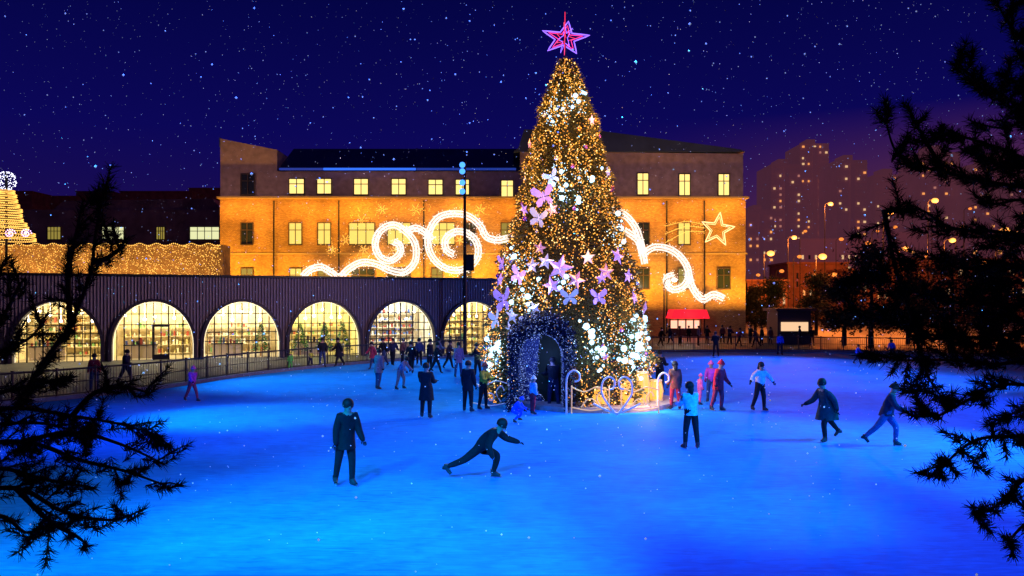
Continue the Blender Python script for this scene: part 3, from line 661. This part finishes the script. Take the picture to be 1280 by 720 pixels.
for k in range(5200):
    t_=random.random(); a_=lerp_o(t_,oa); b2=lerp_o(t_,oo); q=random.random()*U(.7,1.1); p=Vector((ax+a_[0]+(b2[0]-a_[0])*q,yf+U(-.16,.35),a_[1]+(b2[1]-a_[1])*q)); d=Vector((U(-1,1),U(-1.2,0),U(-1,1))).normalized(); s=d.orthogonal().normalized()*U(.02,.04); m.add([p-s,p+s,p+d*U(.08,.18)],[(0,1,2)])
m.build('arch_rim',mat('arch_blue',(.012,.02,.05),.8,var=.4,scale=12,spec=.1),xt)
m=MB()
for k in range(620):
    t_=random.random(); a_=lerp_o(t_,oa); b2=lerp_o(t_,oo); q=U(0,1.05); m.octa((ax+a_[0]+(b2[0]-a_[0])*q,yf-U(.1,.24),a_[1]+(b2[1]-a_[1])*q),U(.009,.020),1 if random.random()<.2 else 0)
for k in range(1100):
    x_,z_=lerp_o(random.random(),oa); m.octa((ax+x_*.97,U(TY-2.9,TY-1.25),z_*.985),U(.010,.018))
for k in range(1300): 
    x=U(-.95,.95); z=U(.1,1.85+.8*math.sqrt(1-x*x)); m.octa((ax+x*AR,TY-1.24,z),U(.010,.019),1 if random.random()<.2 else 0)
tag(m.build('arch_bulbs',[bb,bb2],xt),kind='stuff')
# top star
pk=glow('magenta_neon',(1,.04,.28),1.7); vi=glow('violet_neon',(.22,.10,1),2.6); rd=glow('red_neon',(1,.03,.08),1.3)
sc=Vector((2.0,TY,13.7))
ts=empty('tree_top_star',sc-Vector((0,0,.9)),'magenta and violet neon star of crossed outlines on top of the Christmas tree','star')
for rot,r_,ri,mt,rzz,q_,sz in ((.14,.90,.36,vi,0,.024,.72),(.14,.66,.24,pk,0,.014,.74),(.30,.40,.16,rd,.15,.012,.8),(.0,.86,.20,rd,PI/2.15,.013,1.15),(.0,.66,.22,vi,-PI/2.6,.012,.8)):
    m=MB(); q=subdiv(star_pts(Vector((0,0,0)),r_,ri,rot),k=4); M_=Matrix.Rotation(rzz,3,'Z'); q=[M_@Vector((p.x*1.05,p.y,p.z*sz)) for p in q]; m.tube(q,q_,6,close=True)
    o=m.build('star_outline',mt,ts,world=False); o.location=(0,0,.9)
m=MB(); m.tube([(0,0,-.05),(0,0,.9)],.05,6); m.build('star_stem',darkm,ts,world=False)
# platform, railing, lanterns
m=MB(); m.tube([(TX+1.0,TY-.3,0.01),(TX+1.0,TY-.3,.16)],[3.1,3.05],40); tag(m.build('tree_platform',mat('platform',(.35,.28,.25),.6,var=.2)),'low round platform under the right half of the Christmas tree','platform')
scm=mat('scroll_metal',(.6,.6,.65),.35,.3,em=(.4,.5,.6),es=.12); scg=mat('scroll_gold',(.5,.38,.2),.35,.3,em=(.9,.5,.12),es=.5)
def scroll(px,ytop,ybase,kind,label,mt):
    b0=G(px,ybase); r=empty('scroll_railing',b0,label,'railing'); Yy=b0.y; hgt=(ybase-ytop)/F*Yy; u=hgt
    if kind=='crook':
        paths=[[(0,0),(0,.4),(0,.75),(.05,.92),(.16,1.0),(.28,.94),(.3,.8),(.2,.74)]]
    elif kind=='heart':
        paths=[[(0,0),(-.2,.25),(-.38,.55),(-.36,.85),(-.2,.98),(-.06,.88),(-.08,.7),(-.18,.66)],[(0,0),(.2,.25),(.38,.55),(.36,.85),(.2,.98),(.06,.88),(.08,.7),(.18,.66)],[(-.6,.3),(-.3,.15),(0,.05),(.3,.15),(.6,.3)]]
    else:
        paths=[[(-.6,0),(-.6,.9)],[(.6,0),(.6,.9)],[(-.6,.85),(-.2,.7),(.2,.85),(.6,.75)],[(-.6,.2),(0,.1),(.6,.2)],[(-.3,.2),(-.1,.45),(.1,.45),(.12,.3),(0,.28)],[(.35,.2),(.2,.5),(.35,.7),(.45,.55)]]
    for p_ in paths:
        m=MB(); m.tube(catmull([b0+Vector((x*u,0,z*u)) for x,z in p_],5),.035 if kind!='panel' else .024,6); m.build('scroll_bar',mt,r,smooth=True)
scroll(708,463,518,'crook','tall pale crook shaped scroll post left end of the tree railing',scm)
scroll(738,478,517,'panel','golden scroll railing panel between the crook post and the heart scroll',scg)
scroll(771,470,519,'heart','pale heart shaped scroll in the middle of the tree railing',scm)
scroll(800,478,517,'panel','golden scroll railing panel right of the heart scroll',scg)
scroll(822,466,513,'crook','grey crook shaped scroll post at the right end of the tree railing',scm)
scroll(612,470,511,'panel','pale scroll panel left of the tree arch',scm)
lg=glow('lantern_gold',(1,.42,.05),1.6)
for px,py,hh,lb in ((786,513,.8,'golden glowing drum lantern right of the heart scroll'),(806,511,1.05,'tallest golden glowing lantern at the right foot of the tree'),(823,508,.7,'golden glowing lantern beside the right crook post'),(752,514,.55,'small golden glowing lantern left of the heart scroll')):
    b0=G(px,py)+Vector((0,.45,.16)); r=empty('lantern',b0,lb,'lantern')
    m=MB(); m.tube([b0+Vector((0,0,.05)),b0+Vector((0,0,hh*.5)),b0+Vector((0,0,hh))],[.20,.25,.18],12); m.build('lantern_glow',lg,r,smooth=True)
    m=MB(); m.tube([b0,b0+Vector((0,0,.06))],.24,12); m.tube([b0+Vector((0,0,hh)),b0+Vector((0,0,hh+.06))],.22,12)
    for k in range(8): a=k*PI/4; m.tube([b0+Vector((.21*math.cos(a),.21*math.sin(a),.05)),b0+Vector((.262*math.cos(a),.262*math.sin(a),hh*.5)),b0+Vector((.19*math.cos(a),.19*math.sin(a),hh))],.014,4)
    m.build('lantern_frame',scg,r)
# ------------------------------------------------------------------ lamp poles
polem=mat('pole_black',(.008,.008,.01),.6)
def lamp_pole():
    b0=G(581,443.5); r=empty('lamp_pole',b0,'tall thin black pole with blue lamps and a loudspeaker left of the tree','lamp post'); Yy=b0.y
    zt=Z(202,Yy); m=MB(); m.tube([b0,b0+Vector((0,0,zt))],[.14,.09],8); m.tube([b0,b0+Vector((0,0,.3))],[.22,.18],8); m.build('pole',polem,r)
    bl_=glow('blue_lamp',(.05,.25,1),2.6)
    for py in (207,215,229,240):
        z=Z(py,Yy); m=MB(); m.box((b0.x-.34,b0.y-.25,z-.16),(b0.x+.05,b0.y-.1,z+.16)); m.build('lamp_housing',polem,r)
        m=MB(); m.ball((b0.x-.16,b0.y-.30,z),.21,8,6); m.build('blue_lamp',bl_,r)
    z=Z(328,Yy); m=MB(); m.box((b0.x+.1,b0.y-.3,z-.6),(b0.x+.66,b0.y+.15,z+.55)); m.tube([(b0.x,b0.y,z),(b0.x+.2,b0.y,z)],.05,6); m.build('loudspeaker',polem,r)
lamp_pole()
sgl=glow('street_glow',(1,.36,.07),2.4); sgl2=glow('street_glow_dim',(1,.25,.04),1.3)
def street_lamp(px,py,Y,col,s,label,grp=None,power=0,rb=.3,gmt=None):
    b0=Vector((X(px,Y),Y,0)); zt=Z(py,Y); r=empty('street_lamp',b0,label,'street lamp',grp)
    m=MB(); m.tube([b0,b0+Vector((0,0,zt-.1)),b0+Vector((.3,0,zt+.25)),b0+Vector((.9,0,zt+.3))],[.10,.05,.035,.035],7); m.build('pole',polem,r)
    m=MB(); m.ball((b0.x+1.0,b0.y,zt+.15),rb,10,7,0,(1.3,1,.9)); m.build('lamp_head',gmt or glow('street_white',col,s),r,smooth=True)
    if power:
        ld=bpy.data.lights.new('street_light','POINT'); ld.energy=power; ld.color=col; ld.shadow_soft_size=.4
        lo=bpy.data.objects.new('street_light',ld); C.objects.link(lo); lo.location=(b0.x+1,b0.y-.8,zt-.5)
OR=(1,.22,.03)
for px,py,Y,pw in ((1104,266,100,6000),(1160,252,115,6000),(1031,256,140,14000),(985,298,130,12000),(1180,302,95,5000),(1124,312,120,8000),(1000,290,150,0),(1020,322,120,8000),(1245,290,90,5000),(955,318,120,7000),(1075,342,100,4000),(1220,330,110,0),(1140,345,130,0),(1205,262,130,0),(970,340,140,0),(1045,300,150,0),(1060,325,130,0),(1090,290,140,0),(1010,345,130,0),(1165,275,140,0),(1150,322,120,0),(940,345,130,0),(1195,285,120,0),(1035,345,120,0),(1078,305,140,0),(992,322,135,0),(1112,285,140,0),(950,360,120,0),(1060,358,110,0)):
    street_lamp(px,py,Y,OR,3.2,'orange street lamp glowing among dark trees beyond the right end of the rink','orange street lamps right of the hall',pw,U(.3,.5) if pw else U(.2,.4),sgl if pw else sgl2)
street_lamp(830,352,78,(1,.85,.7),4,'white street lamp in front of the brick hall right of the tree',None,400,.22)
ki=empty('kiosk',(X(990,72),72,0),'small dark kiosk with a bright serving window beyond the far railing','kiosk')
x0,x1=X(972,72),X(1014,72)
m=MB(); m.box((x0,72,0),(x1,75,3.0)); m.box((x0-.3,71.5,3.0),(x1+.3,75.3,3.25)); m.build('kiosk_body',mat('kiosk_paint',(.08,.05,.05),.6),ki)
m=MB(); m.box((x0+.3,71.9,1.2),(x1-.3,71.99,2.0)); m.build('serving_window',glow('kiosk_light',(1,.62,.35),1.0),ki)
m=MB(); m.box((x0+.2,71.6,1.05),(x1-.2,71.99,1.15)); m.build('counter',darkm,ki)
# ------------------------------------------------------------------ distant city
cityw=[glow('city_win',(1,.36,.10),1.0),glow('city_win2',(1,.60,.30),.8),glow('city_win3',(.8,.3,.25),.5)]
tw=mat('tower_wall_haze_glow',(.28,.15,.18),.8,var=.25,scale=.05,em=(.24,.07,.11),es=.24)  # faint emission paints the purple city haze onto the walls
def tower(px0,px1,py,Y,label,nw=48):
    x0,x1=X(px0,Y),X(px1,Y); zt=Z(py,Y); r=empty('apartment_tower',((x0+x1)/2,Y,0),label,'tower')
    m=MB(); m.box((x0,Y,0),(x1,Y+25,zt)); wdt=x1-x0
    m.box((x0+wdt*.3,Y+3,zt),(x0+wdt*.6,Y+15,zt+wdt*.2)); m.box((x0+wdt*.42,Y-1.2,0),(x0+wdt*.58,Y,zt-2))
    z=6
    while z<zt: m.box((x0-.2,Y-.3,z),(x1+.2,Y,z+.5)); z+=3.3
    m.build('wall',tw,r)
    ncol=max(3,int(wdt/3)); src=None; used=set()
    for k in range(nw):
        i=random.randrange(ncol); j=int((int(zt/3.3)-1)*random.random()**1.1)
        if (i,j) in used: continue
        used.add((i,j)); xx=x0+(i+.3)*wdt/ncol; zz=3.3*j+7.2
        if zz>zt-2: continue
        mb=MB(); mb.box((0,-.5,0),(U(.8,1.3),-.05,1.1)); 
        if src is None or random.random()<.4: src=mb.build('window',random.choice(cityw),r,world=False); o=src
        else: o=src.copy(); C.objects.link(o); o.parent=r
        o.location=(xx-r.location.x,-.5,zz)
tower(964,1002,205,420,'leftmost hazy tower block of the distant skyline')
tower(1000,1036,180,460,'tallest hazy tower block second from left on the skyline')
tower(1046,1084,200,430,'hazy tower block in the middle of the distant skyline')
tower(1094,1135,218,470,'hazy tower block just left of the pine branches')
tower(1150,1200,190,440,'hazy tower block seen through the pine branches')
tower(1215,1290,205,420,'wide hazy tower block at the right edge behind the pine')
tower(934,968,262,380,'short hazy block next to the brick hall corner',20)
lowm=mat('low_wall',(.22,.10,.06),.8,var=.3,scale=.5)
def lowb(px0,px1,py,Y,label,nw=6,mt=None):
    x0,x1=X(px0,Y),X(px1,Y); zt=Z(py,Y); r=empty('low_building',((x0+x1)/2,Y,0),label,'building')
    m=MB(); m.box((x0,Y,0),(x1,Y+12,zt)); m.box((x0-.3,Y-.3,zt),(x1+.3,Y+12.3,zt+.4)); m.build('wall',mt or lowm,r)
    for k in range(nw):
        for f_ in (.45,.6,.75):
            if random.random()<.45: continue
            xx=x0+(x1-x0)*(k+.25)/nw; m=MB(); m.box((xx,Y-.1,zt*f_),(xx+(x1-x0)/nw*.3,Y-.01,zt*f_+1.1)); m.build('window',random.choice([cityw[0],wd,cityw[1],wd]),r)
lowb(934,985,352,145,'low dark building with orange windows just right of the hall')
lowb(985,1060,330,165,'low dark building beyond the street lamps',9)
lowb(1060,1130,338,155,'low dark building behind the evergreen trees',8)
lowb(1130,1290,325,160,'wide low dark building behind the right pine',10)
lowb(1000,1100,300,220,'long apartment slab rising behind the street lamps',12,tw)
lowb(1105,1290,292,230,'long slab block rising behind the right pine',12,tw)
for i,(a,b_,py,Y) in enumerate(((-60,40,240,300),(40,110,246,320),(95,140,240,340),(150,240,240,310),(236,300,236,330))):
    lowb(a,b_,py,Y,['leftmost hazy block behind the gold dome','hazy roof block right of the gold dome','narrow hazy block behind the left pine shoot','wide hazy block beyond the low hall','hazy block touching the brick hall left corner'][i],5,lowm)
# ------------------------------------------------------------------ trees in the middle distance
darkleaf=mat('dark_leaf',(.02,.03,.02),.8,var=.5,scale=2); barkm=mat('pine_bark',(.02,.015,.013),.9,var=.3,scale=8)
def midtree(px,Y,py,rx,label):
    b0=Vector((X(px,Y),Y,0)); zt=Z(py,Y); r=empty('evergreen_tree',b0,label,'tree'); m=MB(); m.tube([b0,b0+Vector((.1,0,zt*.5)),b0+Vector((0,0,zt*.95))],[.22,.14,.03],7)
    cl_=[]
    for k in range(22):
        t=U(.25,1); a=U(0,2*PI); rr_=rx*(1.15-t*.9)*U(.3,1); p=b0+Vector((rr_*math.cos(a),rr_*math.sin(a),zt*t)); cl_.append(p); m.tube([b0+Vector((0,0,zt*t*.85)),p],[.06,.02],4)
    m.build('trunk',barkm,r); m=MB()
    for p in cl_:
        for k in range(200):
            q=p+Vector((random.gauss(0,rx*.22),random.gauss(0,rx*.22),random.gauss(0,zt*.06))); d=Vector((U(-1,1),U(-1,1),U(-1,1))).normalized(); s=d.orthogonal().normalized()*.09; m.add([q-s,q+s,q+d*U(.2,.45)],[(0,1,2)])
    m.build('crown',darkleaf,r)
for px,Y,py,rx,lb in ((1055,70,345,2.4,'dark evergreen tree beyond the far railing right of the kiosk'),(1088,66,310,3.0,'dark evergreen tree left of the pine branches beyond the rink'),(1135,72,330,3.0,'dark evergreen tree behind the long diagonal pine twig'),(1190,68,320,3.4,'tall dark evergreen tree behind the right pine'),(1250,64,325,3.4,'dark evergreen tree at the right edge beyond the rink'),(944,100,360,2.0,'small dark tree at the right corner of the brick hall'),(968,95,352,2.2,'small dark tree behind the kiosk'),(1020,92,348,2.4,'dark tree between the kiosk and the evergreens')):
    midtree(px,Y,py,rx,lb)
# ------------------------------------------------------------------ near pines
needle=mat('needle',(.008,.012,.012),.8,spec=.1)
def pine(base,zt,limbs,Y,label,dens,nl=(.08,.14),nn_=60,nw=.0055):
    r=empty('pine_tree',base,label,'tree')
    m=MB(); m.tube([base,base+Vector((.05,.05,zt*.4)),base+Vector((-.03,0,zt*.75)),base+Vector((0,0,zt))],[.13,.10,.06,.02],9); m.build('trunk',barkm,r)
    nd=MB()
    def tuft(p,d,n_):
        d=d.normalized(); o=d.orthogonal().normalized(); w_=d.cross(o); sh=U(.12,.22)
        for k in range(n_):
            a=U(0,2*PI); th=R(U(15,85)); dd=(d*math.cos(th)+(o*math.cos(a)+w_*math.sin(a))*math.sin(th)).normalized()
            q=p-d*U(0,sh); s=dd.cross(Vector((U(-1,1),U(-1,1),U(-1,1)))).normalized()*nw*U(.7,1.1); L_=U(*nl)
            nd.add([q-s,q+s,q+dd*L_+s*.35,q+dd*L_-s*.35],[(0,1,2,3)])
    for li,(path,y0,y1) in enumerate(limbs):
        n_=len(path); pts=catmull([P(x,y,y0+(y1-y0)*i/(n_-1)) for i,(x,y) in enumerate(path)],5)
        lm=MB(); N=len(pts); lm.tube(pts,[.015*(1-i/N)+.004 for i in range(N)],6)
        for i in range(1,N):
            d=(pts[i]-pts[i-1]); L_=d.length; d.normalize()
            nn=dens*L_/.16; nn=int(nn)+(1 if random.random()<nn-int(nn) else 0)
            for k in range(nn):
                p=pts[i-1].lerp(pts[i],random.random()); sd=Vector((U(-1,1),U(-1,1),U(-.55,.8))).normalized(); td=(d*.9+sd).normalized(); ln=U(.06,.30)*(1.1-.4*i/N)
                e_=p+td*ln; lm.tube([p,p.lerp(e_,.5)+Vector((0,0,.01)),e_],[.006,.005,.003],4); tuft(e_,td+Vector((0,0,.3)),nn_)
                if ln>.13: tuft(p.lerp(e_,.55),td,nn_*2//3)
        tuft(pts[-1],pts[-1]-pts[-2]+Vector((0,0,.01)),nn_)
        lm.build('limb',barkm,r)
    nd.build('needles',needle,r)
Lb=Vector((-3.75,5.2,0))
pine(Lb,5.6,[
 ([(-60,560),(30,552),(100,575),(160,590),(215,610)],5.2,4.8),
 ([(-60,520),(20,510),(90,520),(150,530),(200,545)],5.2,5.3),
 ([(30,552),(90,540),(150,555),(205,580)],5.2,5.2),
 ([(-60,620),(20,610),(80,640),(140,650),(180,636)],5.2,4.7),
 ([(20,610),(60,650),(95,670),(110,682)],5.0,4.6),
 ([(-60,655),(0,645),(30,665),(48,662)],5.2,4.9),
 ([(-60,590),(0,585),(60,600),(120,610)],5.2,5.0),
 ([(-60,540),(0,530),(60,530),(110,545)],5.2,5.5),
 ([(20,510),(50,460),(88,405),(112,345),(120,290),(132,235),(139,208)],5.2,5.0),
 ([(88,405),(86,340),(98,280),(104,250)],5.1,5.3),
 ([(-60,450),(-20,430),(10,385),(25,355),(33,348)],5.2,4.9),
 ([(-60,470),(0,440),(40,420),(60,390)],5.2,5.4),
 ([(-60,490),(0,490),(50,480),(85,475)],5.2,5.4),
 ([(90,520),(120,490),(160,485),(188,492)],5.2,5.0),
 ([(120,330),(145,315),(158,298)],5.0,5.0),
 ([(-60,400),(-20,370),(3,330)],5.2,5.2),
 ],5.2,'near dark pine with needle branches reaching in from the left edge',1.7,(.045,.075),95,.0032)
Rb=Vector((4.35,6.3,0))
pine(Rb,7.2,[
 ([(1330,120),(1285,60),(1255,20),(1235,-20)],6.3,6.0),
 ([(1330,170),(1270,130),(1215,95),(1195,80)],6.3,6.0),
 ([(1330,220),(1260,190),(1200,170),(1160,165)],6.3,5.8),
 ([(1330,240),(1250,230),(1180,215),(1130,200),(1112,170),(1106,125)],6.3,6.0),
 ([(1180,215),(1145,155),(1135,130)],6.1,6.0),
 ([(1330,300),(1250,290),(1190,285),(1150,262),(1110,262)],6.3,5.8),
 ([(1330,350),(1260,330),(1200,335),(1165,320)],6.3,6.4),
 ([(1330,380),(1240,380),(1170,375),(1110,350),(1066,345)],6.3,6.0),
 ([(1330,410),(1240,420),(1170,420),(1100,395),(1060,385)],6.3,5.9),
 ([(1330,440),(1250,455),(1190,450),(1130,450),(1085,442)],6.3,6.1),
 ([(1330,490),(1260,480),(1210,500),(1170,520),(1150,505)],6.3,6.0),
 ([(1105,262),(1118,330),(1140,400),(1160,470),(1185,505)],5.8,6.0),
 ([(1330,540),(1270,545),(1220,550),(1180,580),(1160,596)],6.3,5.7),
 ([(1330,600),(1280,600),(1250,630),(1218,642)],6.3,5.8),
 ([(1330,640),(1290,650),(1268,668),(1262,676)],6.3,5.9),
 ([(1330,60),(1300,20),(1275,-20)],6.3,6.3),
 ([(1330,20),(1290,0),(1250,-20)],6.3,6.1),
 ([(1330,270),(1280,250),(1240,255),(1215,240)],6.3,6.6),
 ([(1330,330),(1290,300),(1260,300),(1225,310)],6.3,6.6),([(1330,450),(1290,410),(1260,390),(1230,400)],6.3,6.6),
 ([(1330,500),(1290,510),(1255,520)],6.3,6.6),([(1330,160),(1290,150),(1250,160),(1210,150)],6.3,6.5),
 ([(1330,200),(1290,90),(1270,60)],6.3,6.5),([(1330,200),(1280,210),(1230,200)],6.3,5.9),
 ([(1330,120),(1290,110),(1245,90)],6.3,5.9),([(1330,470),(1280,440),(1220,430),(1180,400)],6.3,5.9),
 ([(1330,230),(1290,170),(1250,120),(1225,110)],6.3,5.8),([(1330,360),(1285,355),(1240,350),(1205,362)],6.3,5.9),
 ],6.3,'near dark pine filling the right edge with long drooping needle branches',1.9,(.055,.09),95,.0040)
# ------------------------------------------------------------------ snow
sm=mat('snow',(.9,.92,1),.8,em=(.55,.65,1),es=.34)  # slight emission stands in for lamplight on the flakes
m=MB()
for k in range(7500):
    y=7+36*random.random()**.8; x=U(-1,1)*(.72*y+2); z=U(.2,min(22,.42*y+4.5))
    m.octa((x,y,z),random.choice((.005,.006,.008,.008,.011,.016)))
tag(m.build('snowflakes',sm),'white snowflakes falling all over the rink and sky','snow',kind='stuff')
# ------------------------------------------------------------------ world
W=bpy.data.worlds.new('World'); bpy.context.scene.world=W; W.use_nodes=True; nt=W.node_tree; bg=nt.nodes['Background']
tc=nt.nodes.new('ShaderNodeTexCoord'); sx=nt.nodes.new('ShaderNodeSeparateXYZ'); nt.links.new(tc.outputs['Generated'],sx.inputs[0])
cr=nt.nodes.new('ShaderNodeValToRGB'); el=cr.color_ramp.elements
el[0].position=0; el[0].color=(.018,.005,.055,1); el[1].position=1; el[1].color=(.0005,.0005,.02,1)
for p_,c_ in ((.10,(.010,.004,.08)),(.2,(.0035,.0022,.095)),(.36,(.0012,.0014,.058))):
    q=el.new(p_); q.color=(*c_,1)
nt.links.new(sx.outputs['Z'],cr.inputs['Fac'])
m1=nt.nodes.new('ShaderNodeMapRange'); m1.inputs['From Min'].default_value=.12; m1.inputs['From Max'].default_value=.5; nt.links.new(sx.outputs['X'],m1.inputs['Value'])
m2=nt.nodes.new('ShaderNodeMapRange'); m2.inputs['From Min'].default_value=.22; m2.inputs['From Max'].default_value=0; nt.links.new(sx.outputs['Z'],m2.inputs['Value'])
mu=nt.nodes.new('ShaderNodeMath'); mu.operation='MULTIPLY'; nt.links.new(m1.outputs[0],mu.inputs[0]); nt.links.new(m2.outputs[0],mu.inputs[1])
mixn=nt.nodes.new('ShaderNodeMix'); mixn.data_type='RGBA'; nt.links.new(mu.outputs[0],mixn.inputs['Factor']); nt.links.new(cr.outputs['Color'],mixn.inputs[6]); mixn.inputs[7].default_value=(.20,.045,.03,1)
nt.links.new(mixn.outputs[2],bg.inputs['Color']); bg.inputs['Strength'].default_value=1
# ------------------------------------------------------------------ lights
def spot(loc,tgt,col,pw,size=50,blend=1,rad=.4):
    ld=bpy.data.lights.new('flood_and_fill_spot','SPOT'); ld.energy=pw; ld.color=col; ld.spot_size=R(size); ld.spot_blend=blend; ld.shadow_soft_size=rad; ld.specular_factor=.3
    o=bpy.data.objects.new('flood_and_fill_spot',ld); C.objects.link(o); o.location=loc; d=Vector(tgt)-Vector(loc); o.rotation_euler=d.to_track_quat('-Z','Y').to_euler()
def area(loc,tgt,col,pw,sx_,sy_):
    ld=bpy.data.lights.new('wall_wash_and_fill','AREA'); ld.shape='RECTANGLE'; ld.size=sx_; ld.size_y=sy_; ld.energy=pw; ld.color=col
    o=bpy.data.objects.new('wall_wash_and_fill',ld); C.objects.link(o); o.location=loc; d=Vector(tgt)-Vector(loc); o.rotation_euler=d.to_track_quat('-Z','Y').to_euler()
def point(loc,col,pw,rad=.3,sf_=.1):
    ld=bpy.data.lights.new('tree_light','POINT'); ld.energy=pw; ld.color=col; ld.shadow_soft_size=rad; ld.specular_factor=sf_
    o=bpy.data.objects.new('tree_light',ld); C.objects.link(o); o.location=loc
B1=(0,.11,1); B2=(0,.50,1); V1=(.12,.24,1)
spot((-18,14,9),(-8,27,0),B1,14000,58)
spot((-7,5,8),(-3,14.6,0),B2,9500,36)
spot((-10,5,7),(-5.9,12.2,0),B2,8500,36)
spot((2,5,8),(-.8,11.9,0),B2,9500,34)
spot((10,7,9),(2.4,17,0),B2,10000,40)
spot((22,12,10),(8,22,0),B1,18000,50)
spot((30,24,10),(12,30,0),B1,24000,48)
spot((30,30,10),(13,42,0),V1,34000,54)
spot((-22,38,8),(-8,37,0),B2,17000,50)
spot((-14,24,9),(-9,26,0),B2,9000,44)
spot((-4,60,12),(-3,44,0),B2,14000,55)
spot((16,62,12),(16,47,0),V1,24000,60)
spot((34,10,10),(18,18,0),B1,18000,50)
spot((-4,2,12),(1,22,0),B1,20000,64)
spot((16,4,9),(6.5,13.0,0),B1,16000,50)
spot((-18,6,9),(-6,17,0),B2,6500,32)
spot((18,20,9),(10,21,0),B2,9000,46)
spot((14,8,9),(11,17,0),B2,5500,38)
spot((-2,34,11),(-20,53,3),(.75,.5,.6),9000,75)  # added fill spot that lightens the arcade wall
for i,px in enumerate((300,372,440,510,580,650,800,860,915)):
    area((X(px),YB-3.3,5.2 if px<700 else 4.0),(X(px),YB,13.0),(1,.44,.04),(1150,850,1400,1000,1450,900,1300,800,1050)[i],3.5,.3)
    area((X(px),YB-1.9,15.0),(X(px),YB,11.5),(1,.38,.035),(360,280,420,300,420,280,360,270,330)[i],5,.2)  # row under the cornice added to even out the wall light
for px in (310,500,800,890): area((X(px),YB-5,15.9),(X(px),YB,19),(1,.5,.3),110,12,.3)
for i in range(5): area((X(-180+i*100,80),76.5,6),(X(-180+i*100,80),80,8),(1,.5,.12),300,7,.3)
for k in range(22):
    a=-PI+PI*((k*.618)%1)*1.0; z=.6+11.5*k/22; r=prad(z)+.7; x_=TX+r*math.cos(a)
    if z<3.6 and x_<TX: continue
    point((x_,TY+r*math.sin(a),z),(1,.42,.06),95 if z>2.5 else 35,.4)
point(tp(803,430,.6),(.4,.72,1),330,.3); point(tp(748,440,.5),(.45,.75,1),110); point(tp(655,368,.5),(.5,.78,1),80); point(tp(704,235,.5),(.5,.78,1),80); point(tp(718,125,.4),(.5,.78,1),40); point(tp(608,440,.5),(.3,.6,1),110)
point((TX+2.6,TY-3.0,.6),(1,.40,.07),90); point(sc+Vector((0,-.8,-.3)),(.4,.15,1),90)
point((ax,TY-2.3,1.9),(.1,.2,1),70)
# ------------------------------------------------------------------ camera
cd=bpy.data.cameras.new('Camera'); cam=bpy.data.objects.new('Camera',cd); C.objects.link(cam); cam.location=(0,0,H); cam.rotation_euler=(R(90),0,0)
cd.sensor_width=36; cd.lens=F/1280*36; cd.shift_y=19/1280; cd.clip_end=5000; bpy.context.scene.camera=cam
s=bpy.context.scene.view_settings; s.view_transform='Standard'; s.look='None'; s.exposure=0
